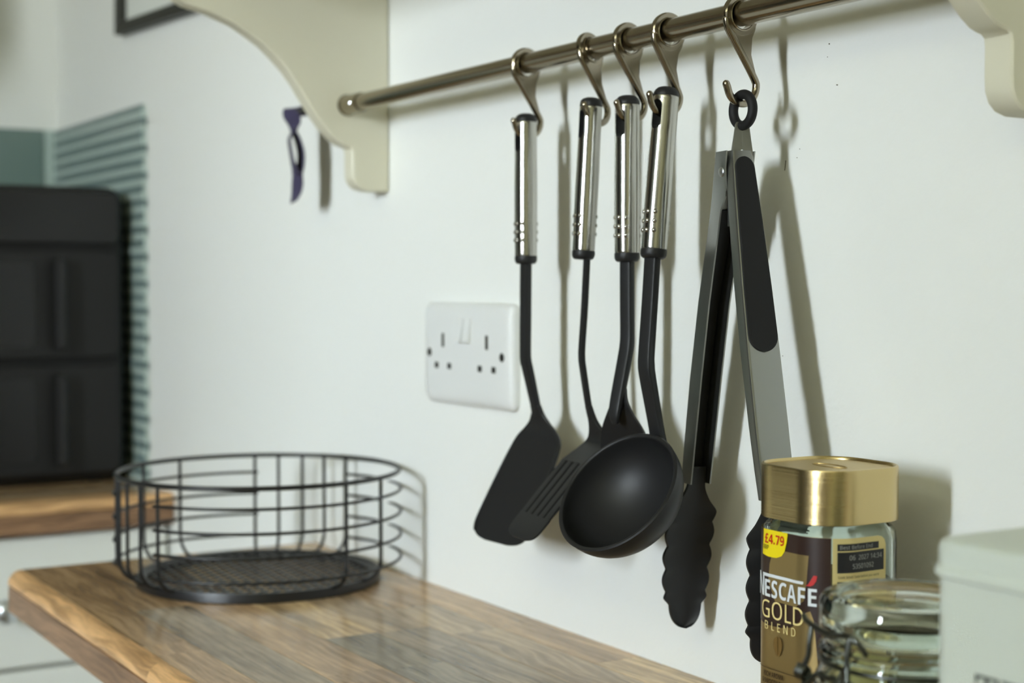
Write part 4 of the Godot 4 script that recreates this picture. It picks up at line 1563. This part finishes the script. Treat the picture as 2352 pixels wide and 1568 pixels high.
# ============================ clip-top jar ====================================
func clip_jar() -> void:
	var o := thing("clip_top_jar", "clear glass storage jar with thick glass lid and wire clip, beside the coffee jar", "jar", Vector3(0.6681, Y0, 0.1248))
	var t := Tri.new()
	lathe(t, [Vector2(0, 0.003), Vector2(0.030, 0.0015), Vector2(0.037, 0.0), Vector2(0.0405, 0.002), Vector2(0.0415, 0.006), Vector2(0.0415, 0.030), Vector2(0.0415, 0.070), Vector2(0.0415, 0.079), Vector2(0.0422, 0.0805), Vector2(0.0422, 0.0825), Vector2(0.0412, 0.084), Vector2(0.0395, 0.0875), Vector2(0.0378, 0.092), Vector2(0.0372, 0.0945), Vector2(0.0388, 0.0958), Vector2(0.0396, 0.0975), Vector2(0.0388, 0.0992), Vector2(0.0374, 0.1002), Vector2(0.0372, 0.1020), Vector2(0.0362, 0.1030), Vector2(0.0345, 0.1025), Vector2(0.0340, 0.100), Vector2(0.0340, 0.092), Vector2(0.0368, 0.086), Vector2(0.0386, 0.080), Vector2(0.0386, 0.030), Vector2(0.0384, 0.010), Vector2(0.035, 0.0065), Vector2(0.020, 0.0075), Vector2(0, 0.008)], 72)
	part("glass_body", t.mesh(28), M.glass, o, "clear ribbed glass body")
	var l := Tri.new()
	lathe(l, [Vector2(0, 0.1130), Vector2(0.020, 0.1128), Vector2(0.028, 0.1110), Vector2(0.0315, 0.1060), Vector2(0.0340, 0.1040), Vector2(0.0372, 0.1042), Vector2(0.0388, 0.1066), Vector2(0.0393, 0.1100), Vector2(0.0393, 0.1150), Vector2(0.0388, 0.1190), Vector2(0.0372, 0.1218), Vector2(0.0345, 0.1228), Vector2(0.0318, 0.1222), Vector2(0.0302, 0.1206), Vector2(0.0280, 0.1196), Vector2(0, 0.1192)], 72)
	part("glass_lid", l.mesh(28), M.glass, o, "thick clear glass lid")
	# clip of bent wire on the side towards the room
	var az := 97.0
	var d := Vector3(cos(deg_to_rad(az)), 0, sin(deg_to_rad(az)))
	var s := Vector3(-d.z, 0, d.x)
	var wire := func(pts: Array, r: float) -> ArrayMesh:
		var w := Tri.new()
		var P := []
		for q in pts:
			P.append(d * q[0] + s * q[1] + Vector3(0, q[2], 0))
		tube(w, smooth_path(P, 5), r, 10)
		return w.mesh(60)
	# hoop round the neck and round the lid
	var hp := Tri.new()
	var ring := PackedVector3Array()
	for i in 64:
		var a := TAU * i / 64.0
		ring.append(Vector3(cos(a) * 0.0386, 0.0930, sin(a) * 0.0386))
	tube(hp, ring, 0.0011, 8, true)
	part("neck_wire", hp.mesh(60), M.clip_wire, o)
	part("lid_wire", wire.call([[0.0375, -0.019, 0.1030], [0.0405, -0.0165, 0.1080], [0.0420, -0.011, 0.1098], [0.0425, 0.0, 0.1080], [0.0425, 0.010, 0.1092], [0.0430, 0.0165, 0.1110], [0.0425, 0.0195, 0.1125]], 0.0013), M.clip_wire, o)
	for k in [-1.0, 1.0]:
		part("bail_wire", wire.call([[0.0420, k * 0.0140, 0.1090], [0.0432, k * 0.0138, 0.1020], [0.0435, k * 0.0142, 0.0960], [0.0445, k * 0.0158, 0.0900], [0.0440, k * 0.0165, 0.0820], [0.0440, k * 0.0165, 0.0760]], 0.0013), M.clip_wire, o)
		part("lever_wire", wire.call([[0.0435, k * 0.0165, 0.0770], [0.0455, k * 0.0120, 0.0830], [0.0450, k * 0.0080, 0.0880], [0.0435, k * 0.0050, 0.0900]], 0.0013), M.clip_wire, o)
		var co := Tri.new()
		var P := PackedVector3Array()
		for i in 40:
			var a := TAU * i / 13.0
			P.append(d * (0.0450 + sin(a) * 0.0026) + s * (k * 0.0165 + (i / 40.0 - 0.5) * 0.006) + Vector3(0, 0.0880 + cos(a) * 0.0026, 0))
		tube(co, P, 0.0011, 8)
		part("coil", co.mesh(60), M.clip_wire, o)
	part("lever_bar", wire.call([[0.0435, -0.0050, 0.0900], [0.0440, 0.0, 0.0890], [0.0435, 0.0050, 0.0900]], 0.0013), M.clip_wire, o)


# ============================ canister ========================================
func square_ring(y: float, grow: float, h := 0.0425, r := 0.010) -> PackedVector3Array:
	var o := PackedVector3Array()
	for q in rrect(Vector3(0, y, 0), Vector3.RIGHT, Vector3.BACK, h + grow, h + grow, r + grow, 8):
		o.append(q)
	return o


func canister() -> void:
	# square tin, its left front edge at x 0.734, z 0.181
	var o := thing("tea_canister", "pale square canister with rimmed lid and dark TEA lettering, nearest the viewer", "canister", Vector3(0.734 + 0.0425, Y0, 0.181 - 0.0425))
	var t := Tri.new()
	var rings := []
	for q in [[0.0, -0.002], [0.001, -0.0004], [0.003, 0.0], [0.05, 0.0], [0.1, 0.0], [0.150, 0.0]]:
		rings.append(square_ring(q[0], q[1]))
	t.loft(rings)
	part("body", t.mesh(30), M.tin, o)
	var l := Tri.new()
	rings = []
	for q in [[0.1478, 0.0004], [0.1478, 0.0016], [0.1486, 0.0022], [0.1500, 0.0023], [0.1512, 0.0018], [0.1522, 0.0010], [0.1530, 0.0007], [0.1595, 0.0006], [0.1612, -0.0002], [0.1624, -0.0022], [0.1628, -0.0060]]:
		rings.append(square_ring(q[0], q[1]))
	l.loft(rings)
	part("lid", l.mesh(32), M.tin, o, "pale lid with a raised rim")
	var tr := Tri.new()
	for c in text_tris("TEA", 0.0165, 0.0385, false, true, Vector2(0.0005, 0.0970)):
		var v := []
		for w in c:
			v.append(Vector3(w.x, w.y, 0.0425 + 0.0002))
		if (v[1] - v[0]).cross(v[2] - v[0]).z < 0:
			v = [v[0], v[2], v[1]]
		tr.tri(v[0], v[1], v[2])
	part("lettering", tr.mesh(60, false), M.tin_letter, o)
